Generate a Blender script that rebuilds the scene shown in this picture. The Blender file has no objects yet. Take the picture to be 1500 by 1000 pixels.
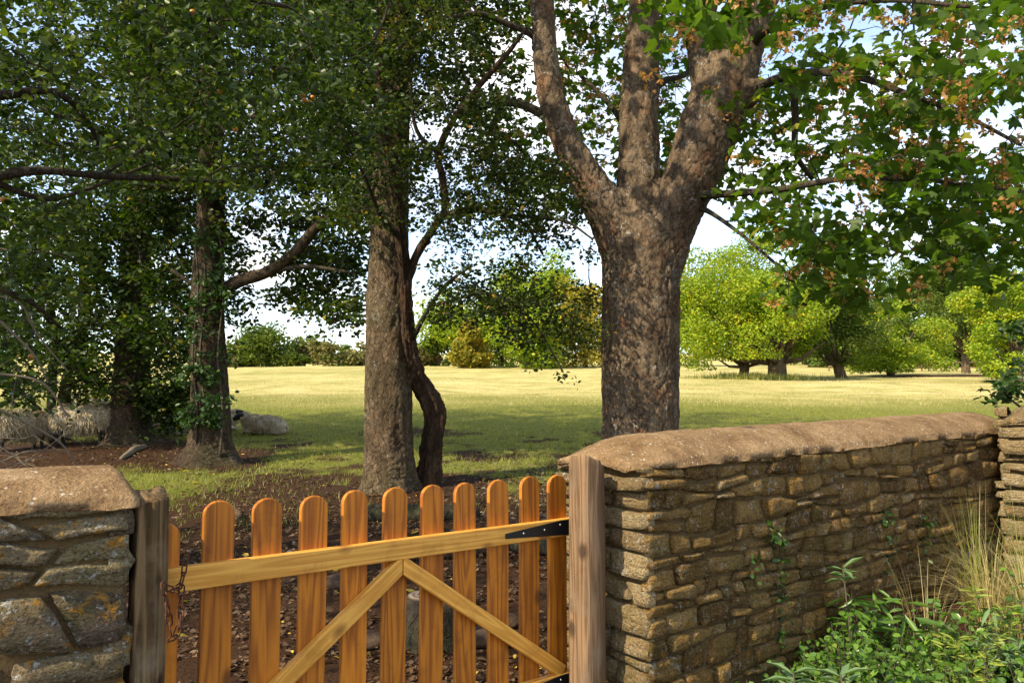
import bpy, bmesh, math, random
import numpy as np
from mathutils import Vector, Matrix
random.seed(7); rng = np.random.default_rng(7)
S = bpy.context.scene; COL = S.collection

# ---------------------------------------------------------------- camera
F_PX = 1167.0; EYE = 1.5; PITCH = math.atan(85/1167)
cam = bpy.data.cameras.new('camera'); cam.lens = 28.0; cam.sensor_width = 36; cam.clip_start = .05; cam.clip_end = 2500
camo = bpy.data.objects.new('camera', cam); COL.objects.link(camo)
camo.location = (0, 0, EYE); camo.rotation_euler = (math.pi/2+PITCH, 0, 0); S.camera = camo
# ---------------------------------------------------------------- light
SUN_EL = math.radians(42); SUN_H = (-.78, -.626)            # horizontal direction towards the sun (from behind left)
W = bpy.data.worlds.new('World'); S.world = W; W.use_nodes = True
nt = W.node_tree; nt.nodes.clear()
def wn(t, **k):
    n = nt.nodes.new(t)
    for a, b in k.items(): setattr(n, a, b)
    return n
sky = wn('ShaderNodeTexSky', sky_type='NISHITA', sun_disc=False)
sky.sun_elevation = SUN_EL; sky.sun_rotation = math.atan2(SUN_H[0], SUN_H[1])
sky.air_density = 1.0; sky.dust_density = .3; sky.ozone_density = 1.2
tc = wn('ShaderNodeTexCoord'); sep = wn('ShaderNodeSeparateXYZ'); nt.links.new(tc.outputs['Generated'], sep.inputs[0])
ad = wn('ShaderNodeMath', operation='ADD'); ad.inputs[1].default_value = .22; nt.links.new(sep.outputs[2], ad.inputs[0])
dv = wn('ShaderNodeVectorMath', operation='DIVIDE'); cmb = wn('ShaderNodeCombineXYZ')
for i in range(3): nt.links.new(ad.outputs[0], cmb.inputs[i])
nt.links.new(tc.outputs['Generated'], dv.inputs[0]); nt.links.new(cmb.outputs[0], dv.inputs[1])
no = wn('ShaderNodeTexNoise'); no.inputs['Scale'].default_value = 2.2; no.inputs['Detail'].default_value = 7; no.inputs['Roughness'].default_value = .55
nt.links.new(dv.outputs[0], no.inputs['Vector'])
rp = wn('ShaderNodeValToRGB'); rp.color_ramp.elements[0].position = .46; rp.color_ramp.elements[1].position = .78; rp.color_ramp.elements[0].color = (.10, .10, .10, 1)
nt.links.new(no.outputs['Fac'], rp.inputs[0])
mx = wn('ShaderNodeMix', data_type='RGBA'); nt.links.new(rp.outputs[0], mx.inputs['Factor'])
nt.links.new(sky.outputs[0], mx.inputs['A']); mx.inputs['B'].default_value = (7.4, 7.0, 6.4, 1)
bg = wn('ShaderNodeBackground'); bg.inputs['Strength'].default_value = .138
nt.links.new(mx.outputs['Result'], bg.inputs[0])
wo = wn('ShaderNodeOutputWorld'); nt.links.new(bg.outputs[0], wo.inputs[0])
sl = bpy.data.lights.new('sun', 'SUN'); sl.energy = 3.4; sl.angle = math.radians(.6); sl.color = (1, .88, .64)
so = bpy.data.objects.new('sun', sl); COL.objects.link(so)
sd = Vector((SUN_H[0]*math.cos(SUN_EL), SUN_H[1]*math.cos(SUN_EL), math.sin(SUN_EL)))
so.rotation_euler = sd.to_track_quat('Z', 'Y').to_euler(); so.location = (-20, -15, 30)
vs = S.view_settings; vs.view_transform = 'Standard'; vs.look = 'None'; vs.gamma = 1; vs.exposure = 1.27
S.render.engine = 'CYCLES'
try:
    S.cycles.max_bounces = 6; S.cycles.diffuse_bounces = 4
except Exception: pass

# ---------------------------------------------------------------- helpers
def P(px, py, Y):
    "world point seen at a photograph pixel (1500 x 1000) at forward distance Y"
    u = (px-750)/F_PX; v = (500-py)/F_PX; c, s = math.cos(PITCH), math.sin(PITCH)
    d = np.array([u, c-v*s, s+v*c]); return np.array([0, 0, EYE])+d*(Y/d[1])
def PV(px, py, Y):
    u = (px-750)/F_PX; v = (500-py)/F_PX; c, s = math.cos(PITCH), math.sin(PITCH)
    dy = c-v*s; k = Y/dy
    return np.stack([u*k, Y+0*u, EYE+(s+v*c)*k], 1)
def _h(i, j, k, seed):
    n = (i.astype(np.int64)*374761393 + j.astype(np.int64)*668265263 + k.astype(np.int64)*2147483647 + seed*1274126177) & 0xffffffff
    n = ((n ^ (n >> 13))*1274126177) & 0xffffffff
    n = n ^ (n >> 16)
    return (n & 0xffffff)/float(0xffffff)
def vnoise(p, seed=0):
    p = np.asarray(p, float); i = np.floor(p).astype(np.int64); f = p-i; f = f*f*(3-2*f)
    x, y, z = i[:, 0], i[:, 1], i[:, 2]; fx, fy, fz = f[:, 0], f[:, 1], f[:, 2]
    def l(a, b, t): return a+(b-a)*t
    a = l(l(_h(x, y, z, seed), _h(x+1, y, z, seed), fx), l(_h(x, y+1, z, seed), _h(x+1, y+1, z, seed), fx), fy)
    b = l(l(_h(x, y, z+1, seed), _h(x+1, y, z+1, seed), fx), l(_h(x, y+1, z+1, seed), _h(x+1, y+1, z+1, seed), fx), fy)
    return l(a, b, fz)
def fbm(p, o=4, seed=0, g=.5):
    p = np.asarray(p, float); s = 0; a = 1; t = 0
    for k in range(o): s = s+a*vnoise(p*(2**k)+17.3*k, seed+k); t += a; a *= g
    return s/t
def ss(a, b, x):
    t = np.clip((np.asarray(x, float)-a)/(b-a), 0, 1); return t*t*(3-2*t)
def tag(o, label=None, cat=None, group=None, kind=None):
    if label: o['label'] = label
    if cat: o['category'] = cat
    if group: o['group'] = group
    if kind: o['kind'] = kind
    return o
def empty(name, loc=(0, 0, 0), rz=0):
    o = bpy.data.objects.new(name, None); COL.objects.link(o); o.location = loc; o.rotation_euler = (0, 0, rz)
    o.empty_display_size = .1; return o
def obj(name, me, mat=None, parent=None, loc=None, smooth=False):
    o = bpy.data.objects.new(name, me); COL.objects.link(o)
    if mat is not None and not me.materials: me.materials.append(mat)
    if parent is not None: o.parent = parent
    if loc is not None: o.location = loc
    return o
def npmesh(name, V, F, smooth=False, attrs=None):
    V = np.ascontiguousarray(V, np.float32); F = np.ascontiguousarray(F, np.int32)
    me = bpy.data.meshes.new(name); me.vertices.add(len(V)); me.vertices.foreach_set('co', V.ravel())
    n, k = F.shape; me.loops.add(n*k); me.loops.foreach_set('vertex_index', F.ravel())
    me.polygons.add(n); me.polygons.foreach_set('loop_start', np.arange(0, n*k, k, dtype=np.int32))
    me.update(calc_edges=True)
    if smooth: me.polygons.foreach_set('use_smooth', np.ones(n, bool))
    for a, v in (attrs or {}).items():
        at = me.attributes.new(a, 'FLOAT', 'POINT'); at.data.foreach_set('value', np.ascontiguousarray(v, np.float32))
    return me
def catmull(pts, n=6):
    p = np.asarray(pts, float); p = np.vstack([2*p[0]-p[1], p, 2*p[-1]-p[-2]]); o = []
    for i in range(1, len(p)-2):
        for t in np.linspace(0, 1, n, endpoint=False):
            a, b, c, d = p[i-1], p[i], p[i+1], p[i+2]
            o.append(.5*((2*b)+(-a+c)*t+(2*a-5*b+4*c-d)*t*t+(-a+3*b-3*c+d)*t**3))
    o.append(p[-2]); return np.array(o)
def tube(pts, rad, k=6, cap=True):
    pts = np.asarray(pts, float); n = len(pts); T = np.gradient(pts, axis=0); T /= np.linalg.norm(T, axis=1)[:, None]+1e-9
    a = np.array([1., 0, 0]) if abs(T[0, 0]) < .8 else np.array([0, 1., 0])
    V = np.zeros((n, k, 3)); an = np.arange(k)/k*2*math.pi
    for i in range(n):
        b = a-T[i]*(a@T[i]); b /= np.linalg.norm(b)+1e-9; a = b; c = np.cross(T[i], b)
        V[i] = pts[i]+rad[i]*(np.cos(an)[:, None]*b+np.sin(an)[:, None]*c)
    V = V.reshape(-1, 3); i, j = np.meshgrid(np.arange(n-1), np.arange(k), indexing='ij'); j2 = (j+1) % k
    Fq = np.stack([i*k+j, i*k+j2, (i+1)*k+j2, (i+1)*k+j], -1).reshape(-1, 4)
    if cap:
        V = np.vstack([V, pts[:1], pts[-1:]]); b, t = n*k, n*k+1; j = np.arange(k); j2 = (j+1) % k
        Fq = np.vstack([Fq, np.stack([j2, j, np.full(k, b), np.full(k, b)], 1), np.stack([(n-1)*k+j, (n-1)*k+j2, np.full(k, t), np.full(k, t)], 1)])
    return V, Fq
def join(parts):
    Vs, Fs, o = [], [], 0
    for V, F_ in parts: Vs.append(V); Fs.append(np.asarray(F_)+o); o += len(V)
    return np.vstack(Vs), np.vstack(Fs)
def qmesh(name, V, Fq, smooth=True, attrs=None):
    "mesh from quads where a repeated last index means a triangle"
    Fq = np.asarray(Fq); tri = Fq[:, 2] == Fq[:, 3]
    me = bpy.data.meshes.new(name)
    me.from_pydata(np.asarray(V, float).tolist(), [], [tuple(f[:3]) if t else tuple(f) for f, t in zip(Fq.tolist(), tri.tolist())])
    if smooth: me.polygons.foreach_set('use_smooth', np.ones(len(me.polygons), bool))
    for a, v in (attrs or {}).items():
        at = me.attributes.new(a, 'FLOAT', 'POINT'); at.data.foreach_set('value', np.ascontiguousarray(v, np.float32))
    return me
def remesh(V, Fq, vox):
    me = qmesh('tmp', V, Fq); o = bpy.data.objects.new('tmp', me); COL.objects.link(o)
    m = o.modifiers.new('r', 'REMESH'); m.mode = 'VOXEL'; m.voxel_size = vox
    dg = bpy.context.evaluated_depsgraph_get(); dg.update(); ev = o.evaluated_get(dg); m2 = bpy.data.meshes.new_from_object(ev)
    bpy.data.objects.remove(o); bpy.data.meshes.remove(me); return m2
def vco(me):
    a = np.empty(len(me.vertices)*3, np.float32); me.vertices.foreach_get('co', a); return a.reshape(-1, 3).astype(float)
def vno(me):
    a = np.empty(len(me.vertices)*3, np.float32); me.vertices.foreach_get('normal', a); return a.reshape(-1, 3).astype(float)
def setco(me, V): me.vertices.foreach_set('co', np.ascontiguousarray(V, np.float32).ravel()); me.update()
def relax(me, it=2):
    bm = bmesh.new(); bm.from_mesh(me)
    for _ in range(it): bmesh.ops.smooth_vert(bm, verts=bm.verts, factor=.5, use_axis_x=True, use_axis_y=True, use_axis_z=True)
    bm.to_mesh(me); bm.free()
def ellipsoid(c, r, n=10, m=14):
    th = np.linspace(0, math.pi, n); ph = np.arange(m)/m*2*math.pi; V = []
    for t in th:
        for p in ph: V.append((c[0]+r[0]*math.sin(t)*math.cos(p), c[1]+r[1]*math.sin(t)*math.sin(p), c[2]+r[2]*math.cos(t)))
    i, j = np.meshgrid(np.arange(n-1), np.arange(m), indexing='ij'); j2 = (j+1) % m
    return np.array(V), np.stack([i*m+j, (i+1)*m+j, (i+1)*m+j2, i*m+j2], -1).reshape(-1, 4)

# ---------------------------------------------------------------- materials
class NT:
    def __init__(s, name):
        s.m = bpy.data.materials.new(name); s.m.use_nodes = True; s.t = s.m.node_tree; s.t.nodes.clear()
        s.out = s.t.nodes.new('ShaderNodeOutputMaterial')
    def n(s, typ, ins=None, out=0, **at):
        nd = s.t.nodes.new('ShaderNode'+typ)
        for a, b in at.items(): setattr(nd, a, b)
        for k, v in (ins or {}).items():
            if isinstance(v, bpy.types.NodeSocket): s.t.links.new(v, nd.inputs[k])
            else: nd.inputs[k].default_value = v
        return nd.outputs[out] if out is not None else nd
    def math(s, op, a, b=0., c=None):
        i = {0: a, 1: b}
        if c is not None: i[2] = c
        return s.n('Math', i, operation=op)
    def mix(s, f, a, b, mode='MIX'):
        def c(x): return x if isinstance(x, bpy.types.NodeSocket) else (*x[:3], 1)
        return s.n('Mix', {'Factor': f, 'A': c(a), 'B': c(b)}, out='Result', data_type='RGBA', blend_type=mode)
    def ramp(s, f, stops):
        nd = s.n('ValToRGB', {0: f}, out=None); e = nd.color_ramp.elements
        while len(e) < len(stops): e.new(.5)
        for q, (p, c) in zip(e, stops):
            q.position = p; q.color = (*c[:3], 1) if not isinstance(c, (int, float)) else (c, c, c, 1)
        return nd.outputs[0]
    def noise(s, vec, scale, detail=4, rough=.55, dist=0., out='Fac'):
        return s.n('TexNoise', {'Vector': vec, 'Scale': scale, 'Detail': detail, 'Roughness': rough, 'Distortion': dist}, out=out)
    def obj(s, scale=(1, 1, 1), rnd=0.):
        v = s.n('TexCoord', out='Object')
        if rnd:
            r = s.n('ObjectInfo', out='Random'); r = s.math('MULTIPLY', r, rnd)
            v = s.n('VectorMath', {0: v, 1: s.n('CombineXYZ', {0: r, 1: r, 2: r})}, operation='ADD')
        return s.n('VectorMath', {0: v, 1: scale}, operation='MULTIPLY')
    def done(s, col, rough=.8, bump=None, bs=.5, bd=.02, spec=.3, **kw):
        i = {'Base Color': col if isinstance(col, bpy.types.NodeSocket) else (*col[:3], 1), 'Roughness': rough, 'Specular IOR Level': spec}; i.update(kw)
        if bump is not None: i['Normal'] = s.n('Bump', {'Height': bump, 'Strength': bs, 'Distance': bd})
        b = s.n('BsdfPrincipled', i); s.t.links.new(b, s.out.inputs[0]); return s.m
def leafmat(name, stops, trans=.38, rough=.45, tcol=1.25, spec=.22):
    m = NT(name); r = m.n('Attribute', attribute_name='rnd', out='Fac'); c = m.ramp(r, stops)
    geo = m.n('NewGeometry', out='Backfacing')
    cb = m.mix(geo, c, m.mix(.12, c, (.2, .22, .12)))
    b = m.n('BsdfPrincipled', {'Base Color': cb, 'Roughness': rough, 'Specular IOR Level': spec})
    tc_ = m.mix(1., c, (1.15*tcol, 1.25*tcol, .55*tcol), 'MULTIPLY')
    t = m.n('BsdfTranslucent', {'Color': tc_})
    x = m.n('MixShader', {0: trans, 1: b, 2: t}); m.t.links.new(x, m.out.inputs[0]); return m.m
def barkmat(name, cols, sc=9., zs=.33, patch=None, lichen=0., moss=0., crack=(.03, .022, .016), plates=.55):
    m = NT(name); v0 = m.obj()
    def warp(v, s_, amt, d=3):
        w = m.n('VectorMath', {0: m.noise(v, s_, d, out='Color'), 1: (.5, .5, .5)}, operation='SUBTRACT')
        return m.n('VectorMath', {0: v, 1: m.n('VectorMath', {0: w, 3: amt}, operation='SCALE')}, operation='ADD')
    v = warp(warp(v0, 3.2, .16), 19., .05, 5)
    vs_ = m.n('VectorMath', {0: v, 1: (1, 1, zs)}, operation='MULTIPLY')
    vor = m.n('TexVoronoi', {'Vector': vs_, 'Scale': sc}, out='Distance', feature='DISTANCE_TO_EDGE')
    cell = m.n('TexVoronoi', {'Vector': vs_, 'Scale': sc}, out='Color')
    e2 = m.n('TexVoronoi', {'Vector': vs_, 'Scale': sc*2.9}, out='Distance', feature='DISTANCE_TO_EDGE')
    gate_ = m.ramp(m.noise(v0, 4.3, 3), [(.36, 0.), (.58, 1.)])
    fine = m.noise(vs_, sc*4.5, 7, .68); mid = m.noise(m.n('VectorMath', {0: v0, 1: (1, 1, .45)}, operation='MULTIPLY'), 6., 6, .65)
    cr = m.n('SeparateColor', {0: cell})
    col = m.ramp(m.math('ADD', m.math('MULTIPLY', cr, .35), m.math('MULTIPLY_ADD', mid, 1.3, -.35)), [(.1, cols[0]), (.45, cols[1]), (.85, cols[2])])
    col = m.mix(m.ramp(fine, [(.32, .8), (.6, 0.)]), col, m.mix(1., col, (.45, .42, .38), 'MULTIPLY'))
    if patch: col = m.mix(m.math('MULTIPLY', m.ramp(m.noise(v0, 2.6, 6, .65), [(.54, 0.), (.66, 1.)]), .5), col, m.mix(fine, m.mix(1., patch, (.5, .5, .5), 'MULTIPLY'), patch))
    if moss: col = m.mix(m.math('MULTIPLY', m.ramp(m.noise(v0, 1.6, 6, .65), [(.45, 0.), (.65, 1.)]), moss), col, (.060, .068, .022))
    if lichen: col = m.mix(m.math('MULTIPLY', m.ramp(m.math('ADD', m.noise(v0, 24., 4, .65), m.math('MULTIPLY', m.noise(v0, 2.2, 2), .5)), [(.86, 0.), (.93, 1.)]), lichen), col, (.50, .50, .44))
    k1 = m.ramp(vor, [(0, 0.), (.055, 1.)]); k2 = m.ramp(e2, [(0, 0.), (.07, 1.)])
    k = m.math('MINIMUM', m.math('MAXIMUM', k1, m.math('MULTIPLY', gate_, .8)), m.math('MAXIMUM', k2, m.math('SUBTRACT', 1.15, m.math('MULTIPLY', gate_, .9))))
    col = m.mix(k, m.mix(plates, col, crack), col)
    col = m.mix(m.math('MULTIPLY', m.n('Attribute', attribute_name='crack', out='Fac'), .7), col, crack)
    h = m.math('ADD', m.math('ADD', m.math('MULTIPLY', k, .7), m.math('MULTIPLY', mid, .9)), m.math('MULTIPLY', fine, .8))
    return m.done(col, .92, h, 1., .03 if zs < .45 else .016, .12)
M = {}
M['bark_syc'] = barkmat('sycamore_bark', [(.095, .063, .040), (.17, .118, .075), (.26, .19, .125)], 8.5, .5, patch=(.33, .135, .06), lichen=.4, plates=.4)
M['bark_pale'] = barkmat('pale_bark', [(.085, .056, .032), (.17, .115, .068), (.28, .195, .12)], 14, .30, lichen=.3, moss=.4, plates=.8)
M['bark_mid'] = barkmat('brown_bark', [(.035, .023, .014), (.085, .056, .034), (.17, .115, .07)], 14, .30, lichen=.2, moss=.4, plates=.8)
M['bark_dark'] = barkmat('dark_bark', [(.055, .042, .03), (.09, .07, .05), (.12, .095, .068)], 12, .3, moss=.5)
M['bark_red'] = barkmat('rotten_bark', [(.05, .030, .018), (.11, .066, .04), (.19, .12, .075)], 16, .22, patch=(.26, .10, .04), plates=.8)
M['twig'] = NT('twig_bark').done((.075, .055, .04), .9)
M['twig_pale'] = NT('dead_twig').done((.15, .115, .08), .9)
def stonemat(name, stops, orange=0., lichen=.6, moss=.35):
    m = NT(name); r = m.n('ObjectInfo', out='Random'); v = m.obj(rnd=40.)
    n1 = m.noise(v, 7, 6, .62); n2 = m.noise(v, 34, 5, .65); n3 = m.noise(m.n('VectorMath', {0: v, 1: (1, 1, 4)}, operation='MULTIPLY'), 14, 5, .6)
    c = m.ramp(m.math('ADD', m.math('MULTIPLY', r, .75), m.math('MULTIPLY', n1, .3)), stops)
    c = m.mix(m.ramp(n2, [(.35, .55), (.6, 0.)]), c, m.mix(1., c, (.42, .40, .38), 'MULTIPLY'))
    c = m.mix(m.math('MULTIPLY', m.ramp(n3, [(.45, 0.), (.7, 1.)]), .5), c, (.31, .20, .085))
    if moss: c = m.mix(m.math('MULTIPLY', m.ramp(m.noise(v, 5, 5, .6), [(.5, 0.), (.68, 1.)]), moss), c, (.12, .115, .03))
    lw = m.ramp(m.math('ADD', m.noise(v, 60, 4, .7), m.math('MULTIPLY', m.noise(v, 9, 3), .45)), [(.80, 0.), (.89, 1.)])
    c = m.mix(m.math('MULTIPLY', lw, lichen), c, (.56, .54, .48))
    if orange:
        o = m.ramp(m.math('ADD', m.noise(v, 17, 4, .6), m.math('MULTIPLY', m.noise(v, 4.5, 2), .6)), [(.91, 0.), (.99, 1.)])
        c = m.mix(m.math('MULTIPLY', o, orange), c, (.42, .20, .025))
    h = m.math('ADD', m.math('ADD', n2, m.math('MULTIPLY', n3, .8)), m.math('MULTIPLY', n1, .8))
    c = m.mix(m.ramp(m.noise(v, 110, 3, .7), [(.38, .7), (.5, 0.)]), c, m.mix(1., c, (.3, .28, .25), 'MULTIPLY'))
    return m.done(c, .92, m.math('ADD', h, m.math('MULTIPLY', m.noise(v, 85, 4, .7), .9)), 1., .032, .12)
M['stone_r'] = stonemat('rubble_stone', [(0, (.085, .042, .013)), (.3, (.19, .104, .030)), (.6, (.31, .178, .052)), (.85, (.38, .235, .08)), (1, (.44, .32, .16))], .6, .5, .4)
M['stone_end'] = stonemat('lit_pale_rubble_stone', [(0, (.21, .14, .068)), (.4, (.34, .235, .115)), (.7, (.43, .31, .155)), (1, (.52, .41, .24))], .4, .6, .3)  # paler than the front stones: light on the wall end put into colour
M['stone_l'] = stonemat('lichened_stone', [(0, (.10, .07, .05)), (.3, (.19, .14, .098)), (.6, (.28, .215, .125)), (1, (.38, .30, .17))], .9, .8, .55)
m = NT('earth_mortar'); v = m.obj(); n1 = m.noise(v, 9, 6, .65); n2 = m.noise(v, 50, 5, .7)
M['mortar_l'] = m.done(m.ramp(n1, [(.3, (.12, .085, .052)), (.5, (.22, .165, .10)), (.7, (.33, .26, .165))]), .95, m.math('ADD', n1, n2), 1., .03, .1); M['mortar'] = m.done(m.mix(n2, m.ramp(n1, [(.3, (.07, .042, .018)), (.55, (.17, .108, .046)), (.8, (.26, .17, .078))]), (.18, .118, .055)), .95, m.math('ADD', n1, n2), 1., .03, .1)
m = NT('sandy_coping'); v = m.obj(); n1 = m.noise(v, 5, 6, .65); n2 = m.noise(v, 70, 4, .7)
vo = m.n('TexVoronoi', {'Vector': v, 'Scale': 75.}, out=None)
c = m.ramp(n1, [(.30, (.165, .096, .046)), (.5, (.30, .19, .095)), (.7, (.43, .295, .165))])
c = m.mix(m.ramp(n2, [(.3, .7), (.6, 0.)]), c, m.mix(1., c, (.5, .42, .38), 'MULTIPLY'))
pb = m.math('LESS_THAN', vo.outputs['Distance'], m.math('MULTIPLY', m.ramp(m.n('SeparateColor', {0: vo.outputs['Color']}), [(.72, 0.), (.95, 1.)]), .45))
c = m.mix(m.math('MULTIPLY', pb, .75), c, m.ramp(m.n('SeparateColor', {0: vo.outputs['Color']}, out=1), [(0, (.50, .42, .30)), (.6, (.42, .30, .16)), (1, (.62, .60, .55))]))
M['coping'] = m.done(c, .95, m.math('ADD', m.math('ADD', n2, m.math('MULTIPLY', n1, 1.5)), m.math('MULTIPLY', pb, .4)), 1., .02, .1)
def woodmat(name, dark, light, knot, rough=.5, gs=1., spec=.35, wear=None, along=2):
    m = NT(name); v = m.obj(rnd=13.); sc = [9., 9., 9.]; sc[along] = .55
    vv = m.n('VectorMath', {0: v, 1: tuple(sc)}, operation='MULTIPLY')
    w = m.noise(vv, 1.1*gs, 3, .5)
    rings = m.math('SINE', m.math('MULTIPLY', w, 62.)); rings = m.math('MULTIPLY_ADD', rings, .5, .5)
    sc2 = [160., 160., 160.]; sc2[along] = 3.
    fib = m.noise(m.n('VectorMath', {0: v, 1: tuple(sc2)}, operation='MULTIPLY'), 1., 4, .6)
    f = m.math('ADD', m.math('MULTIPLY', rings, .5), m.math('MULTIPLY', fib, .55))
    c = m.ramp(f, [(.15, dark), (.85, light)])
    c = m.mix(m.math('MULTIPLY', m.noise(v, 3., 3), .5), c, m.mix(.6, c, knot))
    ks = [7., 7., 7.]; ks[along] = 4.2
    vd = m.n('TexVoronoi', {'Vector': m.n('VectorMath', {0: v, 1: tuple(ks)}, operation='MULTIPLY'), 'Scale': 1.}, out='Distance')
    c = m.mix(m.ramp(vd, [(.10, .9), (.20, 0.)]), c, knot)
    else_ = m.math('MULTIPLY_ADD', m.n('ObjectInfo', out='Random'), .3, .86); c = m.mix(1., c, m.n('CombineColor', {0: else_, 1: else_, 2: else_}), 'MULTIPLY')
    c = m.mix(m.math('MULTIPLY', m.ramp(m.noise(v, 9, 6, .7), [(.52, 0.), (.72, 1.)]), .5), c, m.mix(1., c, (.45, .38, .32), 'MULTIPLY'))
    if wear: c = m.mix(m.math('MULTIPLY', m.ramp(m.noise(v, 6, 5, .6), [(.45, 0.), (.7, 1.)]), .7), c, wear)
    return m.done(c, rough, m.math('ADD', fib, m.math('MULTIPLY', rings, .35)), .25 if not wear else .8, .004 if not wear else .008, spec)
M['picket'] = woodmat('stained_picket_wood', (.25, .064, .004), (.62, .21, .013), (.15, .045, .006), .58)
M['rail'] = woodmat('stained_rail_wood', (.60, .25, .030), (.88, .45, .080), (.26, .10, .015), .55, along=0)
M['post'] = woodmat('weathered_post', (.10, .058, .030), (.27, .165, .09), (.05, .03, .018), .85, spec=.15, wear=(.22, .15, .095))
M['post_old'] = woodmat('rotten_post', (.06, .037, .016), (.27, .17, .08), (.03, .02, .012), .9, spec=.1, wear=(.25, .19, .12))
M['black'] = NT('black_iron').done((.012, .012, .013), .45, spec=.5, Metallic=.3)
M['steel'] = NT('screw_steel').done((.45, .45, .43), .35, Metallic=1.)
m = NT('rust'); n1 = m.noise(m.obj(), 60, 4)
M['rust'] = m.done(m.ramp(n1, [(.3, (.035, .018, .012)), (.7, (.14, .055, .025))]), .8, n1, .5, .002, Metallic=.4)
M['straw'] = leafmat('dry_grass_blade', [(0, (.32, .24, .09)), (.5, (.46, .36, .15)), (1, (.56, .46, .24))], .25, .6)
M['blade'] = leafmat('green_grass_blade', [(0, (.11, .135, .016)), (.45, (.21, .225, .035)), (.75, (.32, .29, .075)), (1, (.50, .41, .18))], .3, .5)
M['litter'] = leafmat('fallen_leaf', [(0, (.035, .02, .012)), (.55, (.11, .062, .034)), (.82, (.17, .105, .06)), (.95, (.28, .21, .14)), (.99, (.40, .34, .26)), (1, (.55, .35, .05))], .1, .75)
M['leaf_syc'] = leafmat('sycamore_leaf', [(0, (.030, .068, .006)), (.6, (.076, .135, .012)), (.93, (.14, .20, .018)), (1, (.26, .24, .03))], .52, .42)
M['samara'] = leafmat('brown_samara', [(0, (.18, .075, .02)), (.6, (.36, .17, .05)), (1, (.52, .31, .11))], .35, .6)
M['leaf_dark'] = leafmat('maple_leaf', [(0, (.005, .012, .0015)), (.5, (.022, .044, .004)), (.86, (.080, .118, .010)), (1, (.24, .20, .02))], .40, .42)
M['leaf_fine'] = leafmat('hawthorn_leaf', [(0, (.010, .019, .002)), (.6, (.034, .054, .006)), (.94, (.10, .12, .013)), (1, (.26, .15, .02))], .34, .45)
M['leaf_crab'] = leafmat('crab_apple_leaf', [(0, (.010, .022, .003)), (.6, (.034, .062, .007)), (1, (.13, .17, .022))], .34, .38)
M['leaf_lime'] = leafmat('walnut_leaf', [(0, (.095, .165, .008)), (.5, (.22, .30, .012)), (.9, (.37, .385, .018)), (1, (.52, .40, .02))], .35, .45)
M['leaf_mid'] = leafmat('field_tree_leaf', [(0, (.04, .075, .008)), (.5, (.085, .13, .013)), (1, (.17, .19, .022))], .32, .5)
M['leaf_yel'] = leafmat('yellowing_leaf', [(0, (.16, .17, .02)), (.5, (.28, .24, .025)), (1, (.45, .30, .03))], .35, .5)
M['leaf_olive'] = leafmat('hazy_hedge_leaf', [(0, (.10, .10, .03)), (.5, (.18, .165, .05)), (1, (.30, .22, .075))], .25, .6)  # lightened so that distance haze is part of the hedge's leaf colour
M['leaf_under'] = leafmat('undergrowth_leaf', [(0, (.05, .11, .014)), (.5, (.10, .20, .024)), (.9, (.18, .29, .04)), (1, (.22, .30, .05))], .38, .33, spec=.5)
M['leaf_grey'] = leafmat('lance_leaf', [(0, (.10, .17, .07)), (1, (.17, .25, .11))], .3, .45)
M['leaf_ivy'] = leafmat('ivy_leaf', [(0, (.018, .045, .010)), (.7, (.035, .075, .014)), (1, (.06, .11, .02))], .25, .35)
M['leaf_gold'] = leafmat('feathery_leaf', [(0, (.17, .23, .03)), (1, (.32, .35, .06))], .35, .5)
m = NT('crab_apple_skin'); M['apple'] = m.done(m.ramp(m.noise(m.obj(), 20., 2), [(.35, (.50, .27, .025)), (.65, (.48, .17, .015))]), .3, spec=.5)
m = NT('wool'); v = m.obj(); n1 = m.noise(v, 7, 4); n2 = m.noise(m.n('VectorMath', {0: v, 1: (1, 1, .3)}, operation='MULTIPLY'), 40, 4, .6)
M['wool'] = m.done(m.mix(n2, m.ramp(n1, [(.3, (.36, .29, .20)), (.7, (.55, .48, .37))]), (.50, .43, .33)), .95, n2, 1., .03, .05)
M['strand'] = leafmat('wool_strand', [(0, (.28, .20, .12)), (.5, (.43, .345, .235)), (1, (.58, .51, .40))], .2, .85, spec=.05)
M['strand_o'] = leafmat('ochre_wool_strand', [(0, (.24, .14, .07)), (.5, (.38, .24, .13)), (1, (.48, .37, .25))], .2, .85, spec=.05)
M['face'] = NT('dark_sheep_face').done((.02, .017, .015), .8)
m = NT('pale_rock'); n1 = m.noise(m.obj(), 8, 6, .6); M['rock'] = m.done(m.ramp(n1, [(.3, (.03, .018, .010)), (.7, (.085, .052, .032))]), .9, n1, 1., .03)
m = NT('grass_and_soil'); g = m.n('NewGeometry', out='Position'); at = m.n('Attribute', attribute_name='soil', out='Fac'); dr = m.n('Attribute', attribute_name='dry', out='Fac')
n1 = m.noise(g, .55, 5, .6); n2 = m.noise(g, 9., 5, .7); n3 = m.noise(g, 45., 4, .7)
flat = m.n('VectorMath', {0: g, 1: (.5, .8, 1)}, operation='MULTIPLY'); n4 = m.noise(flat, .55, 8, .72, .4)
gr = m.ramp(n2, [(.3, (.10, .105, .022)), (.5, (.18, .185, .035)), (.7, (.30, .255, .085))])
st = m.mix(m.ramp(n3, [(.3, 0.), (.75, 1.)]), m.ramp(n4, [(.26, (.13, .155, .018)), (.40, (.24, .23, .035)), (.50, (.48, .40, .14)), (.62, (.56, .41, .20)), (.8, (.42, .40, .11))]), (.58, .49, .22))
fld = m.mix(m.math('MULTIPLY', dr, m.ramp(n1, [(.34, .35), (.56, 1.)])), gr, st)
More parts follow.
